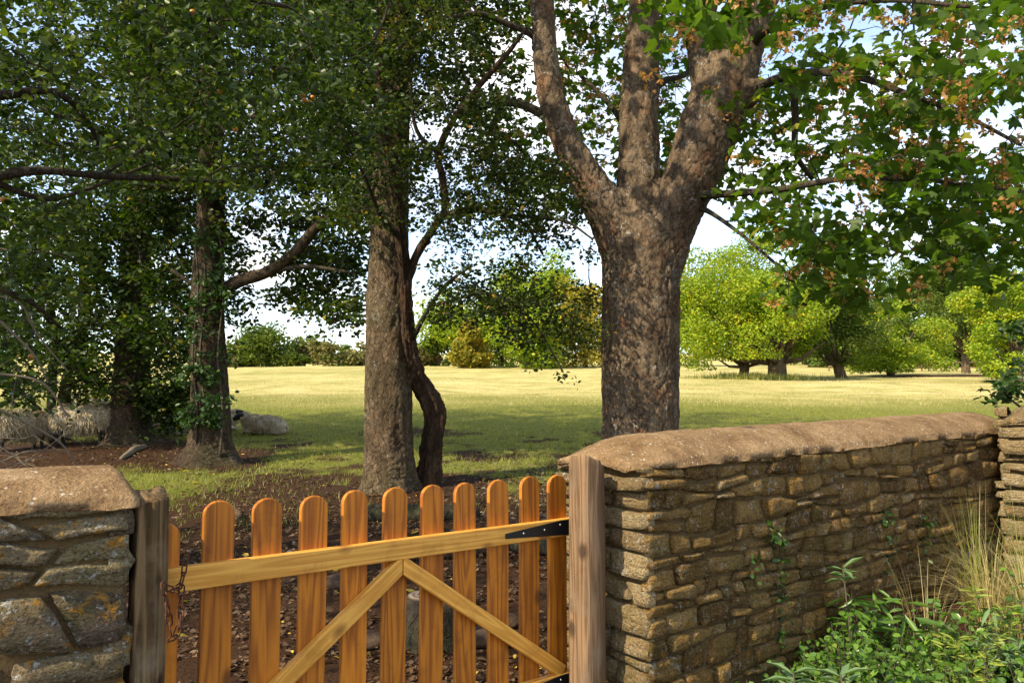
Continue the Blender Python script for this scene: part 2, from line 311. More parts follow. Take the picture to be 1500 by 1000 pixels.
soil = m.mix(m.ramp(n3, [(.3, 0.), (.75, 1.)]), m.ramp(n2, [(.3, (.024, .012, .006)), (.65, (.062, .031, .016)), (.85, (.12, .07, .04))]), (.066, .035, .019))
M['ground'] = m.done(m.mix(m.ramp(m.math('ADD', at, m.math('MULTIPLY_ADD', n2, .5, -.25)), [(.35, 0.), (.6, 1.)]), fld, soil), .97, m.math('ADD', n3, m.math('MULTIPLY', n2, 1.5)), .8, .05, .05)
# ---------------------------------------------------------------- ground
SL = .056
def terrain(x, y):
    x = np.asarray(x, float); y = np.asarray(y, float)
    sp = np.where(y > 40, y, 1.5*np.log1p(np.exp(np.clip((y-3.5)/1.5, -30, 30)))+3.5)
    z = SL*(sp-3.5)
    z = z-.0001*np.clip(y-120, 0, 130)**2*1.2                               # the field rolls over its crest
    z = z+.010*np.clip(y-250, 0, 500)
    q = np.stack([x, y, 0*x], 1)
    z = z+(fbm(q*.11, 3, 5)-.5)*.5*ss(14, 40, y)+(fbm(q*.9, 3, 9)-.5)*.10*ss(3.5, 6, y)*(1-ss(30, 60, y))
    z = z+.22*ss(1.9, 2.8, x-(y-3.9)*.2)*(1-ss(6.5, 7.5, y))*ss(0.2, 1.4, y)*ss(0, .3, (x-.56)*.61-(y-3.35)*.79+.28)  # bank below the wall
    return z
def gz(x, y): return float(terrain(np.array([x]), np.array([y]))[0])
TREES_XY = [(1.49, 9.3), (-1.56, 10.1), (-1.12, 10.4), (-4.79, 12.7), (-7.3, 15.2)]
def soilmask(x, y):
    x = np.asarray(x, float); y = np.asarray(y, float); q = np.stack([x, y, 0*x], 1)
    n = fbm(q*.75, 4, 21); n2 = fbm(q*2.6, 3, 23)
    s = 1-ss(7.6, 10.4, y+(n-.5)*3.5+np.clip(-x-2.4, 0, 4)*1.3)
    s = np.maximum(s, (1-ss(10, 14.5, y+(n2-.5)*7+(n-.5)*9))*.8*ss(-5.5, -3.2, x+(n-.5)*2))
    s = np.maximum(s, .9*ss(.58, .7, n2*.5+n*.5)*(1-ss(15, 22, y)))
    for k, (tx, ty) in enumerate(TREES_XY):
        s = np.maximum(s, 1.1-ss(.55, 1.25, np.hypot(x-tx, y-ty)+(n2-.5)*.8))
    s = np.maximum(s, (1-ss(1.2, 3.4, np.hypot((x+8.2)/1.7, y-13.6)+(n2-.5)*1.5)))
    s = np.maximum(s, .62*(1-ss(.8, 1.1, np.hypot((x+2.2)/1.6, (y-17.5)/1.1)+(n2-.5)*1.2)))
    s = np.maximum(s, .8*(1-ss(2, 4, np.hypot((x-34)/2.2, (y-63)/1.5)+(n-.5)*3)))
    return np.clip(s, 0, 1)
def sgrid(lo, hi, n, k, c=0.):
    t = np.linspace(-1, 1, n); g = np.sinh(k*t)/math.sinh(k); return np.where(g < 0, c+g*(c-lo), c+g*(hi-c))
gx = sgrid(-420, 420, 241, 6.2, -1.); gy = np.concatenate([np.linspace(-25, 2, 28)[:-1], 2+(750)*np.expm1(5.2*np.linspace(0, 1, 250))/math.expm1(5.2)])
X, Y = np.meshgrid(gx, gy); V = np.stack([X.ravel(), Y.ravel(), terrain(X.ravel(), Y.ravel())], 1)
nx, ny = len(gx), len(gy); i, j = np.meshgrid(np.arange(ny-1), np.arange(nx-1), indexing='ij')
Fg = np.stack([i*nx+j, i*nx+j+1, (i+1)*nx+j+1, (i+1)*nx+j], -1).reshape(-1, 4)
soil = soilmask(V[:, 0], V[:, 1])
def drymask(x, y):
    n = fbm(np.stack([x, y, 0*x], 1)*.16, 4, 31); return ss(24, 37, y+(n-.5)*10)*(.62+.38*ss(.3, .55, n))
dry = drymask(V[:, 0], V[:, 1])
tag(obj('ground', npmesh('ground', V, Fg, True, {'soil': soil, 'dry': dry}), M['ground']), kind='structure')

# ---------------------------------------------------------------- dry stone walls
def stone_patch(quad, proud, seed, gap, nx=10, nz=7, rel=1.):
    "rubble face over the quad ((s,z) lower left, lower right, upper right, upper left), centred on its own origin: x along the wall, z up, -y out"
    r = np.random.default_rng(seed); Q = np.array(quad, float); c = Q.mean(0); Q = Q-c; w = (Q[1, 0]+Q[2, 0]-Q[0, 0]-Q[3, 0])/2; h = (Q[2, 1]+Q[3, 1]-Q[0, 1]-Q[1, 1])/2
    du, dv_ = min(.4, .016/max(w, .03)), min(.45, .014/max(h, .03))
    f = lambda n, d: np.concatenate([[-1, -1+d*.35], np.linspace(-1+d, 1-d, n-3), [1-d*.35, 1]])
    u = f(nx, du); v = f(nz, dv_); U, Vv = np.meshgrid(u, v)
    rd = np.array(r.uniform(.02, .20, 4))                                        # how far each corner is knocked off
    cor = np.where(U < 0, np.where(Vv < 0, rd[0], rd[3]), np.where(Vv < 0, rd[1], rd[2]))*np.abs(U*Vv)**3.5
    a = (U*(1-gap/max(w, .03))*(1-cor*.5)+1)/2; b = (Vv*(1-gap/max(h, .03))*(1-cor)+1)/2
    pos = (1-a)[..., None]*(1-b)[..., None]*Q[0]+a[..., None]*(1-b)[..., None]*Q[1]+a[..., None]*b[..., None]*Q[2]+(1-a)[..., None]*b[..., None]*Q[3]
    x, z = pos[..., 0], pos[..., 1]; q = np.stack([x.ravel()*10, np.full(x.size, seed*3.7), z.ravel()*18], 1)
    z = z+(fbm(np.stack([x.ravel()*13, 0*x.ravel()+seed, 0*x.ravel()], 1), 2, 6)-.5).reshape(x.shape)*.022*np.abs(Vv); x = x+(fbm(np.stack([z.ravel()*16, 0*x.ravel()+seed+9, 0*x.ravel()], 1), 2, 6)-.5).reshape(x.shape)*.016*np.abs(U)
    n = (fbm(q, 3, seed % 50)-.5).reshape(x.shape); st = (fbm(q*np.array([.5, 1, 1.8]), 2, 77)-.5).reshape(x.shape)
    rim = np.maximum(np.clip((np.abs(U)-1+du)/du, 0, 1), np.clip((np.abs(Vv)-1+dv_)/dv_, 0, 1))**2
    y = -proud*(1+r.uniform(-.7, .6)+U*r.uniform(-.4, .4)+Vv*r.uniform(-.5, .5))*(1-rim)-n*.046*rel*(1-rim*.6)-st*.028*rel*(1-rim)+rim*.05*rel-.004
    Vt = np.stack([x.ravel(), y.ravel(), z.ravel()], 1); i, j = np.meshgrid(np.arange(nz), np.arange(nx), indexing='ij'); k = nx+1
    return npmesh('stone', Vt, np.stack([i*k+j, i*k+j+1, (i+1)*k+j+1, (i+1)*k+j], -1).reshape(-1, 4), True), c
def stone_face(parent, org, ang, length, zb, ztop, ch, cl, proud, mat, seed, gap=.010, wav=.02, drift=0., rel=1., split=.34, slant=.28):
    "interlocking courses of separate stones on a face that starts at org and runs along ang (parent sits at the world origin)"
    r = random.Random(seed); ca, sa = math.cos(ang), math.sin(ang); z = zb; n = 0; rows = [zb]
    while rows[-1] < max(ztop(0), ztop(length))+.02: rows.append(rows[-1]+r.uniform(*ch))
    def zr(k, s):
        o = float(vnoise(np.array([[s*2.6, k*7.3, seed]]), 3)[0]-.5)*2+float(vnoise(np.array([[s*6.5, k*3.1, seed+5.]]), 4)[0]-.5)
        return rows[k]+wav*1.3*o+drift*s
    def put(quad, pr):
        nonlocal n
        n += 1; me, c = stone_patch(quad, pr, seed*1000+n, gap*r.uniform(.4, 1.5), rel=rel); o = obj('stone', me, mat, parent, (org[0]+ca*c[0], org[1]+sa*c[0], c[1])); o.rotation_euler = (0, 0, ang)
    for k in range(len(rows)-1):
        h = rows[k+1]-rows[k]; s = -.012; sl = r.uniform(-.02, .02)
        while s < length-.01:
            w = r.uniform(*cl)*(.75+.5*(h-ch[0])/(ch[1]-ch[0])); s1 = s+w
            if length-s1 < cl[0]*.6: s1 = length+.012
            s2 = r.uniform(-slant, slant)*h if s1 < length else 0
            zt = [zr(k, s), zr(k, s1), zr(k+1, s1), zr(k+1, s)]; lim = [ztop(s)+.015, ztop(s1)+.015]
            if (zt[2]+zt[3])/2-min((zt[2]+zt[3])/2, (lim[0]+lim[1])/2) < h*.75:
                zt[2] = min(zt[2], lim[1]); zt[3] = min(zt[3], lim[0]); pr = proud*r.uniform(.3, 1.5)
                if h > ch[0]+.35*(ch[1]-ch[0]) and r.random() < split:
                    q = r.uniform(.35, .65); ml, mr = zt[0]+(zt[3]-zt[0])*q, zt[1]+(zt[2]-zt[1])*(q+r.uniform(-.12, .12))
                    put([(s-sl, zt[0]), (s1-s2, zt[1]), (s1, mr), (s, ml)], pr); put([(s, ml), (s1, mr), (s1+s2, zt[2]), (s+sl, zt[3])], proud*r.uniform(.3, 1.5))
                else: put([(s-sl, zt[0]), (s1-s2, zt[1]), (s1+s2, zt[2]), (s+sl, zt[3])], pr)
            s = s1; sl = s2
def wall_core(org, ang, length, thick, zb, ztop, inset):
    n, k = max(4, int(length/.06)), 18; parts = []
    ca, sa = math.cos(ang), math.sin(ang)
    def w(s, d, z): return np.stack([org[0]+ca*s-sa*d, org[1]+sa*s+ca*d, z], 1)
    def face(f, nu, nv):
        u, v_ = np.meshgrid(np.linspace(0, 1, nu+1), np.linspace(0, 1, nv+1)); Vt = f(u.ravel(), v_.ravel())
        i, j = np.meshgrid(np.arange(nv), np.arange(nu), indexing='ij'); q = nu+1
        return Vt, np.stack([i*q+j, i*q+j+1, (i+1)*q+j+1, (i+1)*q+j], -1).reshape(-1, 4)
    zt = np.vectorize(ztop)
    def nz(s, z, sd): return (fbm(np.stack([s*11, z*14, 0*s+sd], 1), 3, 40)-.5)*.05*np.clip(np.minimum(s/.1, (length-s)/.1), 0, 1)
    parts.append(face(lambda u, v_: w(inset+u*(length-2*inset), inset+nz(u*length, zb+v_, 1.), zb+v_*(zt(u*length)-zb)), n, k))
    parts.append(face(lambda u, v_: w(length-inset-u*(length-2*inset), thick-inset+0*u, zb+v_*(zt(length-u*length)-zb)), n, 6))
    parts.append(face(lambda u, v_: w(0*u+inset, thick-inset-u*(thick-2*inset), zb+v_*(zt(0*u)-zb)), 5, k))
    parts.append(face(lambda u, v_: w(0*u+length-inset, inset+u*(thick-2*inset), zb+v_*(zt(0*u+length)-zb)), 5, k))
    return join(parts)
def coping_mesh(org, ang, s0, s1, thick, ztop, rise, over, hip0, hip1, seed, wob=.012):
    ca, sa = math.cos(ang), math.sin(ang); ns = int((s1-s0)/.025); prof = []
    for t in np.linspace(0, 1, 30):
        prof.append(t)
    prof = np.array(prof); d = -over+(thick+2*over)*(.5-.5*np.cos(np.clip(prof*1.16-.08, 0, 1)*math.pi*.999))*1.0
    zz = np.where((prof < .07) | (prof > .93), 0, 1)*1.0
    a = np.clip((d+over)/(thick+2*over), 0, 1); zprof = .028*zz+(rise-.028)*(np.sin(a*math.pi)**.75)*zz
    zprof[0] = -.012; zprof[-1] = -.012; d[0] = .03; d[-1] = thick-.03
    s = np.linspace(s0, s1, ns+1); Sg, K = np.meshgrid(s, np.arange(30), indexing='ij'); D = d[K]; Z = zprof[K]
    e = np.ones_like(Sg)
    if hip0: e = np.minimum(e, ss(0, 1, (Sg-s0)/hip0)**.55*.78+.22)
    if hip1: e = np.minimum(e, ss(0, 1, (s1-Sg)/hip1)**.55*.78+.22)
    Z = np.where(Z > .02, .02+(Z-.02)*e, Z)
    D = thick/2+(D-thick/2)*np.where(hip0 > .1, .80+.20*ss(0, .5, (Sg-s0)/max(hip0, .01)), 1)
    q = np.stack([Sg.ravel(), D.ravel(), np.full(Sg.size, seed*1.)], 1)
    nn = ((fbm(q*6, 4, seed)-.5)*wob*2+(fbm(q*28, 3, seed+3)-.5)*wob).reshape(Sg.shape)
    zt = np.vectorize(ztop)(Sg); edge = ((fbm(np.stack([Sg.ravel()*13, K.ravel()*.05, 0*Sg.ravel()+seed], 1), 3, 61)-.5)*.05).reshape(Sg.shape)
    low = np.exp(-((K-0)/3.)**2)+np.exp(-((29-K)/3.)**2)
    Zw = zt+Z+nn+edge*low*.14; D = D+edge*low*.4
    Vt = np.stack([org[0]+ca*Sg-sa*D, org[1]+sa*Sg+ca*D, Zw], -1).reshape(-1, 3)
    i, j = np.meshgrid(np.arange(ns), np.arange(29), indexing='ij'); k = 30
    Fq = np.stack([i*k+j, (i+1)*k+j, (i+1)*k+j+1, i*k+j+1], -1).reshape(-1, 4)
    c0, c1 = len(Vt), len(Vt)+1
    Vt = np.vstack([Vt, Vt[:30].mean(0)-.0*np.array([ca, sa, 0]), Vt[-30:].mean(0)])
    jj = np.arange(29); Fq = np.vstack([Fq, np.stack([jj, jj+1, 0*jj+c0, 0*jj+c0], 1), np.stack([ns*k+jj+1, ns*k+jj, 0*jj+c1, 0*jj+c1], 1)])
    return Vt, Fq
# right hand wall
RW0 = np.array([.56, 3.35]); RA = math.atan2(.61, .792); RL = 3.62; RT = .55
rz = lambda s: 1.205+.0195*s
wall_r = tag(empty('garden_wall', (0, 0, 0)), 'long rubble stone wall with rounded sandy coping beside the weathered hinge post', 'stone wall')
obj('mortar_core', qmesh('core', *wall_core(RW0, RA, RL, RT, -.1, rz, .012)), M['mortar'], wall_r)
stone_face(wall_r, RW0, RA, RL, .20, rz, (.050, .108), (.09, .25), .012, M['stone_r'], 3, gap=.009, wav=.026, drift=.016, rel=.62, split=.16)
ed = RA-math.pi/2; e0 = RW0+np.array([-math.sin(RA), math.cos(RA)])*RT
stone_face(wall_r, e0, ed, RT, .10, rz, (.055, .13), (.14, .40), .016, M['stone_end'], 4, gap=.009, wav=.022, drift=-.03, rel=.75)
V, Fq = coping_mesh(RW0, RA, -.05, RL+.02, RT, rz, .135, .018, .30, 0, 5, .009); obj('coping', qmesh('coping', V, Fq), M['coping'], wall_r)
# the return at its far end comes forward out of the frame
RW1 = RW0+np.array([math.cos(RA), math.sin(RA)])*RL; ra2 = math.radians(-38)
wall_c = tag(empty('corner_wall'), 'taller pale coursed stone wall meeting the end of the long rubble wall', 'stone wall')
o2 = np.array([3.225, 5.29]); cz = lambda s: 1.33+.25*min(s, .5)
obj('mortar_core', qmesh('core', *wall_core(o2, ra2, 1.6, .5, -.1, cz, .03)), M['mortar'], wall_c)
stone_face(wall_c, o2, ra2, 1.6, 0, cz, (.08, .13), (.22, .42), .02, M['stone_end'], 8, gap=.016, wav=.01)
sde = ra2-math.pi/2; stone_face(wall_c, o2+np.array([-math.sin(ra2), math.cos(ra2)])*.5, sde, .5, 0, cz, (.08, .14), (.2, .4), .02, M['stone_end'], 9)
V, Fq = coping_mesh(o2, ra2, -.03, 1.6, .5, cz, .10, .02, .2, 0, 15, .03); obj('coping', qmesh('coping', V, Fq), M['stone_end'], wall_c)
# left hand wall
LA = math.radians(33); LE = np.array([-1.105, 2.315]); LLEN = 1.9; LT = .46
LW0 = LE-np.array([math.cos(LA), math.sin(LA)])*LLEN; lz = lambda s: 1.195
wall_l = tag(empty('garden_wall', (0, 0, 0)), 'stone wall of big orange-lichened blocks beside the old mossy post', 'stone wall')
obj('mortar_core', qmesh('core', *wall_core(LW0, LA, LLEN, LT, -.1, lz, .003)), M['mortar_l'], wall_l)
stone_face(wall_l, LW0, LA, LLEN, .0, lz, (.10, .19), (.15, .32), .012, M['stone_l'], 12, gap=.008, wav=.055, slant=.6, rel=.6)
stone_face(wall_l, LE, LA+math.pi/2, LT, .0, lz, (.11, .18), (.2, .4), .02, M['stone_l'], 13, gap=.016)
V, Fq = coping_mesh(LW0, LA, 0, LLEN+.03, LT, lz, .105, .02, 0, .05, 25, .009); obj('coping', qmesh('coping', V, Fq), M['coping'], wall_l)

# ---------------------------------------------------------------- gate
def board(w, t, z0, z1, round_top=True, bev=.004, n=10):
    "upright board centred on x, from y=0 back to y=t, its top a half circle"
    pts = [(-w/2, z0), (w/2, z0)]
    if round_top:
        zc = z1-w*.44
        for a in np.linspace(0, math.pi, n+1): pts.append((w/2*math.cos(a), zc+w*.44*math.sin(a)))
    else: pts += [(w/2, z1), (-w/2, z1)]
    bm = bmesh.new(); vs_ = [bm.verts.new((x, 0, z)) for x, z in pts]; f = bm.faces.new(vs_)
    ex = bmesh.ops.extrude_face_region(bm, geom=[f]); bmesh.ops.translate(bm, vec=(0, t, 0), verts=[g_ for g_ in ex['geom'] if isinstance(g_, bmesh.types.BMVert)])
    bmesh.ops.recalc_face_normals(bm, faces=bm.faces)
    ed_ = [e for e in bm.edges if len(e.link_faces) == 2 and abs(e.link_faces[0].normal.dot(e.link_faces[1].normal)) < .4]
    bmesh.ops.bevel(bm, geom=ed_, offset=bev, segments=2, affect='EDGES', profile=.6)
    me = bpy.data.meshes.new('board'); bm.to_mesh(me); bm.free(); return me
def beam(p, q, w, t, y0, bev=.004, cut0=None, cut1=None):
    "bar in the gate's xz plane from p to q, width w, from y0 back to y0+t; end cuts are vertical or horizontal"
    (x0, z0), (x1, z1) = p, q; a = math.atan2(z1-z0, x1-x0); L = math.hypot(x1-x0, z1-z0); nx_, nz_ = -math.sin(a), math.cos(a); h = w/2
    def end(x, z, cut, sgn):
        o = []
        for s in (1, -1):
            ex, ez = x+nx_*h*s, z+nz_*h*s
            if cut == 'v': k = (x-ex)/math.cos(a); ex += k*math.cos(a); ez += k*math.sin(a)
            if cut == 'h': k = (z-ez)/math.sin(a); ex += k*math.cos(a); ez += k*math.sin(a)
            o.append((ex, ez))
        return o
    A, B = end(x0, z0, cut0, -1), end(x1, z1, cut1, 1); pts = [A[1], B[1], B[0], A[0]]
    cx, czz = (x0+x1)/2, (z0+z1)/2; bm = bmesh.new()
    ca_, sa_ = math.cos(-a), math.sin(-a)
    loc = [((x-cx)*ca_-(z-czz)*sa_, (x-cx)*sa_+(z-czz)*ca_) for x, z in pts]
    f = bm.faces.new([bm.verts.new((x, 0, z)) for x, z in loc]); ex = bmesh.ops.extrude_face_region(bm, geom=[f])
    bmesh.ops.translate(bm, vec=(0, t, 0), verts=[g_ for g_ in ex['geom'] if isinstance(g_, bmesh.types.BMVert)])
    bmesh.ops.recalc_face_normals(bm, faces=bm.faces); bmesh.ops.bevel(bm, geom=list(bm.edges), offset=bev, segments=2, affect='EDGES', profile=.6)
    me = bpy.data.meshes.new('beam'); bm.to_mesh(me); bm.free(); return me, (cx, y0, czz), -a
PITCHG = .163; GA = math.atan2(.102, .1272)
gate = tag(empty('picket_gate', (-1.070, 2.498, 0), GA), 'low orange stained wooden picket gate with rounded tops hung between two posts', 'gate')
rr = random.Random(4)
shared = board(.100, .020, 0, 1.07)
for k in range(11):
    o = obj('picket', shared, M['picket'], gate, (k*PITCHG+rr.uniform(-.003, .003), rr.uniform(-.001, .001), .10+rr.uniform(-.006, .006)-(.05 if k == 0 else 0)))
    o.rotation_euler = (0, rr.uniform(-.006, .006), 0)
def addbeam(name, p, q, w, t, y0, mat, **k):
    me, loc, rot = beam(p, q, w, t, y0, **k); o = obj(name, me, mat, gate, loc); o.rotation_euler = (0, rot, 0); return o
RX0, RX1 = -.055, 10*PITCHG+.062
addbeam('top_rail', (RX0, .948), (RX1, .948), .074, .034, -.0345, M['rail'])
addbeam('bottom_rail', (RX0, .300), (RX1, .300), .074, .034, -.0345, M['rail'])
addbeam('brace', (.07, .342), (5.10*PITCHG-.002, .890), .058, .032, -.033, M['rail'], cut1='v')
addbeam('brace', (5.10*PITCHG+.002, .890), (10*PITCHG+.0, .342), .058, .032, -.033, M['rail'], cut0='v')
def hinge(z):
    pts = [(8.02*PITCHG, z-.012), (10.44*PITCHG, z-.034), (10.44*PITCHG, z+.034), (9.9*PITCHG, z+.034), (8.02*PITCHG, z+.008)]
    bm = bmesh.new(); f = bm.faces.new([bm.verts.new((x, 0, zz)) for x, zz in pts]); ex = bmesh.ops.extrude_face_region(bm, geom=[f])
    bmesh.ops.translate(bm, vec=(0, .005, 0), verts=[g_ for g_ in ex['geom'] if isinstance(g_, bmesh.types.BMVert)]); bmesh.ops.recalc_face_normals(bm, faces=bm.faces)
    bmesh.ops.bevel(bm, geom=list(bm.edges), offset=.0012, segments=1, affect='EDGES')
    me = bpy.data.meshes.new('hinge'); bm.to_mesh(me); bm.free(); h = obj('hinge', me, M['black'], gate, (0, -.0400, 0))
    V, Fq = tube([(10.44*PITCHG+.006, .004, z-.05), (10.44*PITCHG+.006, .004, z+.05)], [.008, .008], 10); obj('hinge_pin', qmesh('pin', V, Fq), M['black'], h)
    V, Fq = ellipsoid((0, 0, 0), (.0052, .003, .0052), 6, 8); sm = qmesh('screw', V, Fq)
    for x, dz in ((8.6, .0), (9.3, .003), (9.85, .016), (10.2, .018), (10.2, -.018)): obj('screw', sm, M['steel'], h, (x*PITCHG, -.0008, z+dz))
hinge(.948); hinge(.300)
V, Fq = tube([(10.38*PITCHG+.008*math.cos(t*1.0), .045+.008*math.sin(t), .84-.0013*t) for t in np.linspace(0, 76, 300)], [.0018]*300, 5)
obj('coil_spring', qmesh('spring', V, Fq), M['black'], gate)
def post(name, c, w, d, top, ang, mat, slant, seed, chamfer, label, rough=.006):
    nz, nr = 60, 40; z = np.concatenate([np.linspace(-.15, top-.02, nz), [top-.006, top, top]]); an = np.arange(nr)/nr*2*math.pi
    p = 7.0; ca_, sa_ = np.cos(an), np.sin(an); r0 = (np.abs(ca_)**p+np.abs(sa_)**p)**(-1/p); Vt = []
    for k, zz in enumerate(z):
        sh = 1. if k < nz else (.985, .955, .02)[k-nz]
        x = r0*ca_*w/2*sh; y = r0*sa_*d/2*sh
        cut = np.maximum(0, x/(w/2)-y/(d/2)-chamfer)*.5; x = x-cut*w/2; y = y+cut*d/2
        q = np.stack([an*0+x*55, y*55, np.full(nr, zz*2.2+seed)], 1); n = fbm(q, 3, seed)-.5; q2 = np.stack([x*9, y*9, np.full(nr, zz*3+seed)], 1)
        cr = np.maximum(0, vnoise(np.stack([x*70, y*70, np.full(nr, zz*.9+seed)], 1), seed+5)-.72)*3.0
        m_ = 1+(n*2.0-cr*1.6)*rough/(w/2)*(1 if k < nz+2 else .2); zz2 = zz+(slant[0]*x+slant[1]*y)*ss(top-.35, top, zz)+(fbm(np.stack([x*30, y*30, 0*x+seed], 1), 2, 3)-.5)*.02*(k >= nz-1)
        Vt.append(np.stack([x*m_, y*m_, zz2], 1))
    n = len(z); Vt = np.concatenate(Vt); i, j = np.meshgrid(np.arange(n-1), np.arange(nr), indexing='ij'); j2 = (j+1) % nr
    Fq = np.stack([i*nr+j, i*nr+j2, (i+1)*nr+j2, (i+1)*nr+j], -1).reshape(-1, 4)
    o = obj(name, qmesh(name, Vt, Fq), mat, None, (c[0], c[1], 0)); o.rotation_euler = (0, 0, ang)
    return tag(o, label, 'post')
post('gate_post', (.333, 3.405), .160, .13, 1.235, GA-.08, M['post'], (-.45, -.1), 3, .95, 'square weathered grey-brown gate post carrying the black strap hinges', .004)
post('gate_post', (-1.078, 2.405), .098, .11, 1.215, GA+.02, M['post_old'], (.1, .25), 11, 1.35, 'old split mossy gate post wound with a rusty chain', .014)
# rusty chain between old post and gate
ch = tag(empty('chain', P(262, 860, 2.42)), 'rusty chain hanging from the old mossy post onto the gate', 'chain'); c0 = np.array(ch.location)
an = np.linspace(0, 2*math.pi, 13)[:-1]
loop = [(.0085*math.cos(a), 0, (.011 if math.sin(a) > 0 else -.011)*1.0+.0085*math.sin(a)) for a in an]; loop.append(loop[0]); loop.append(loop[1])
V, Fq = tube(loop, [.0026]*len(loop), 6, cap=False); lk = qmesh('link', V, Fq)
def links(path):
    p = catmull(path, 20); L = np.concatenate([[0], np.cumsum(np.linalg.norm(np.diff(p, axis=0), axis=1))]); k = 0
    for s in np.arange(0, L[-1], .0290):
        q = np.array([np.interp(s, L, p[:, a]) for a in range(3)]); q2 = np.array([np.interp(min(s+.01, L[-1]), L, p[:, a]) for a in range(3)]); d = Vector(q2-q)
        if d.length < 1e-4: continue
        o = obj('link', lk, M['rust'], ch, q-c0); o.rotation_mode = 'QUATERNION'; o.rotation_quaternion = d.to_track_quat('Z', 'Y') @ Matrix.Rotation(math.pi/2*(k % 2)+.4, 4, 'Z').to_quaternion(); k += 1
links([P(272, 818, 2.44), P(268, 842, 2.425), P(263, 858, 2.41), P(251, 862, 2.355), P(240, 858, 2.33)])
links([P(240, 862, 2.33), P(246, 895, 2.33), P(252, 934, 2.34), P(261, 920, 2.37), P(265, 890, 2.40), P(266, 858, 2.415)])

# ---------------------------------------------------------------- foliage tools
OVAL = (np.array([(0, 0, 0), (.27, .28, .07), (.25, .66, .05), (0, 1, -.08), (-.25, .66, .05), (-.27, .28, .07)]), np.array([(0, 1, 2, 3), (0, 3, 4, 5)]))
def maple(bend):
    pts = [(0, 0)]
    for a, r in ((118, .42), (92, .36), (62, .80), (48, .62), (33, .55), (14, .82), (0, 1.0)):
        pts.append((r*math.sin(math.radians(a))*.85, .12+r*math.cos(math.radians(a))))
    right = pts[1:]; left = [(-x, y) for x, y in right[-2::-1]]
    out = right+left; Vt = [(0, .05, .03)]+[(x, y, bend*(x*x+.6*y*y)*-1+.10*abs(x)) for x, y in out]
    n = len(out); Fc = [(0, i+1, (i+1) % n+1) for i in range(n)]
    return np.array(Vt), np.array(Fc)
MAPLE = maple(.22)
SAM = (np.array([(0, 0, 0), (.35, .55, 0), (.18, 1, 0.05), (-.05, .6, 0), (-.35, .5, .06), (-.2, .95, 0)]), np.array([(0, 1, 2), (0, 2, 3), (0, 3, 5), (0, 5, 4)]))
def unit(a): return a/(np.linalg.norm(a, axis=1)[:, None]+1e-9)
def orient(n, droop=.5, flat=.55, out=None):
    ph = rng.uniform(0, 2*math.pi, n); T = np.stack([np.cos(ph), np.sin(ph), -rng.uniform(-.2, 1, n)*droop*1.6], 1)
    if out is not None: T = T*.8+out
    T = unit(T); N = np.array([0, 0, 1.])*flat+rng.normal(0, 1, (n, 3))*(1-flat)*.9
    N = unit(N-T*(N*T).sum(1)[:, None]); return T, N
def leaves(name, C, size, tmpl, mat, parent, droop=.5, flat=.55, out=None, kind='stuff', loc=None):
    C = np.asarray(C, float); n = len(C); T, N = orient(n, droop, flat, out); Sd = np.cross(T, N)
    s = size*rng.uniform(.65, 1.2, n) if np.isscalar(size) else size
    tv, tf = tmpl; m = len(tv)
    base = C-(0 if loc is None else np.asarray(loc))
    Vt = base[:, None]+s[:, None, None]*(tv[None, :, 0, None]*Sd[:, None]+tv[None, :, 1, None]*T[:, None]+tv[None, :, 2, None]*N[:, None])
    Ft = (tf[None]+(np.arange(n)*m)[:, None, None]).reshape(-1, tf.shape[1])
    rn = np.clip(rng.beta(2, 2, n)*.8+(fbm(C*.9, 2, 3)-.5)*.8+.1, 0, 1); rn = np.where(rng.random(n) < .02, 1, rn)
    o = obj(name, npmesh(name, Vt.reshape(-1, 3), Ft, False, {'rnd': np.repeat(rn, m)}), mat, parent)
    if kind: o['kind'] = kind
    return o
def grow(limbs, clusters, tip=.004, k=.0038, wig=.10, sag=.05, sides=4, maxr=.05):
    "twigs: each foliage cluster is joined to the nearest wood already grown"
    nodes = np.zeros((sum(len(l) for l in limbs)+len(clusters)*5+10, 3)); m = 0; out = []
    for l in limbs: nodes[m:m+len(l)] = l; m += len(l)
    C = np.asarray(clusters); d = np.min(np.linalg.norm(C[:, None]-nodes[None, :m], axis=2), axis=1)
    for i in np.argsort(d):
        c = C[i]; dd = np.linalg.norm(nodes[:m]-c, axis=1)+.35*np.maximum(0, nodes[:m, 2]-c[2]); j = int(np.argmin(dd)); a = nodes[j]; L = np.linalg.norm(c-a)
        if L < .04: continue
        t = np.linspace(0, 1, 6)[:, None]; w = rng.normal(0, wig*L*.35, (6, 3)); w[0] = 0; w[-1] = 0
        p = a+(c-a)*t+w+np.array([0, 0, 1.])*sag*L*np.sin(t*math.pi)*1.6
        r0 = min(tip+k*L**.9*2.2, maxr); out.append(tube(p, np.linspace(r0, tip*.6, 6), sides, cap=False)); nodes[m:m+5] = p[1:]; m += 5
    return join(out)
def spray(clusters, per, rad, flatz=.55):
    "leaf positions on a few little shoots round each cluster point"
    o = []
    for c in clusters:
        k = rng.integers(3, 6); ph = rng.uniform(0, 6.28, k); dirs = np.stack([np.cos(ph), np.sin(ph), rng.uniform(-.8, .5, k)*flatz*1.4], 1)*rad*rng.uniform(.5, 1.35, k)[:, None]
        n = max(3, int(per*rng.uniform(.6, 1.4))); w = rng.integers(0, k, n); t = rng.random(n)**.7
        o.append(c+dirs[w]*t[:, None]+rng.normal(0, rad*.17, (n, 3)))
    return np.vstack(o)
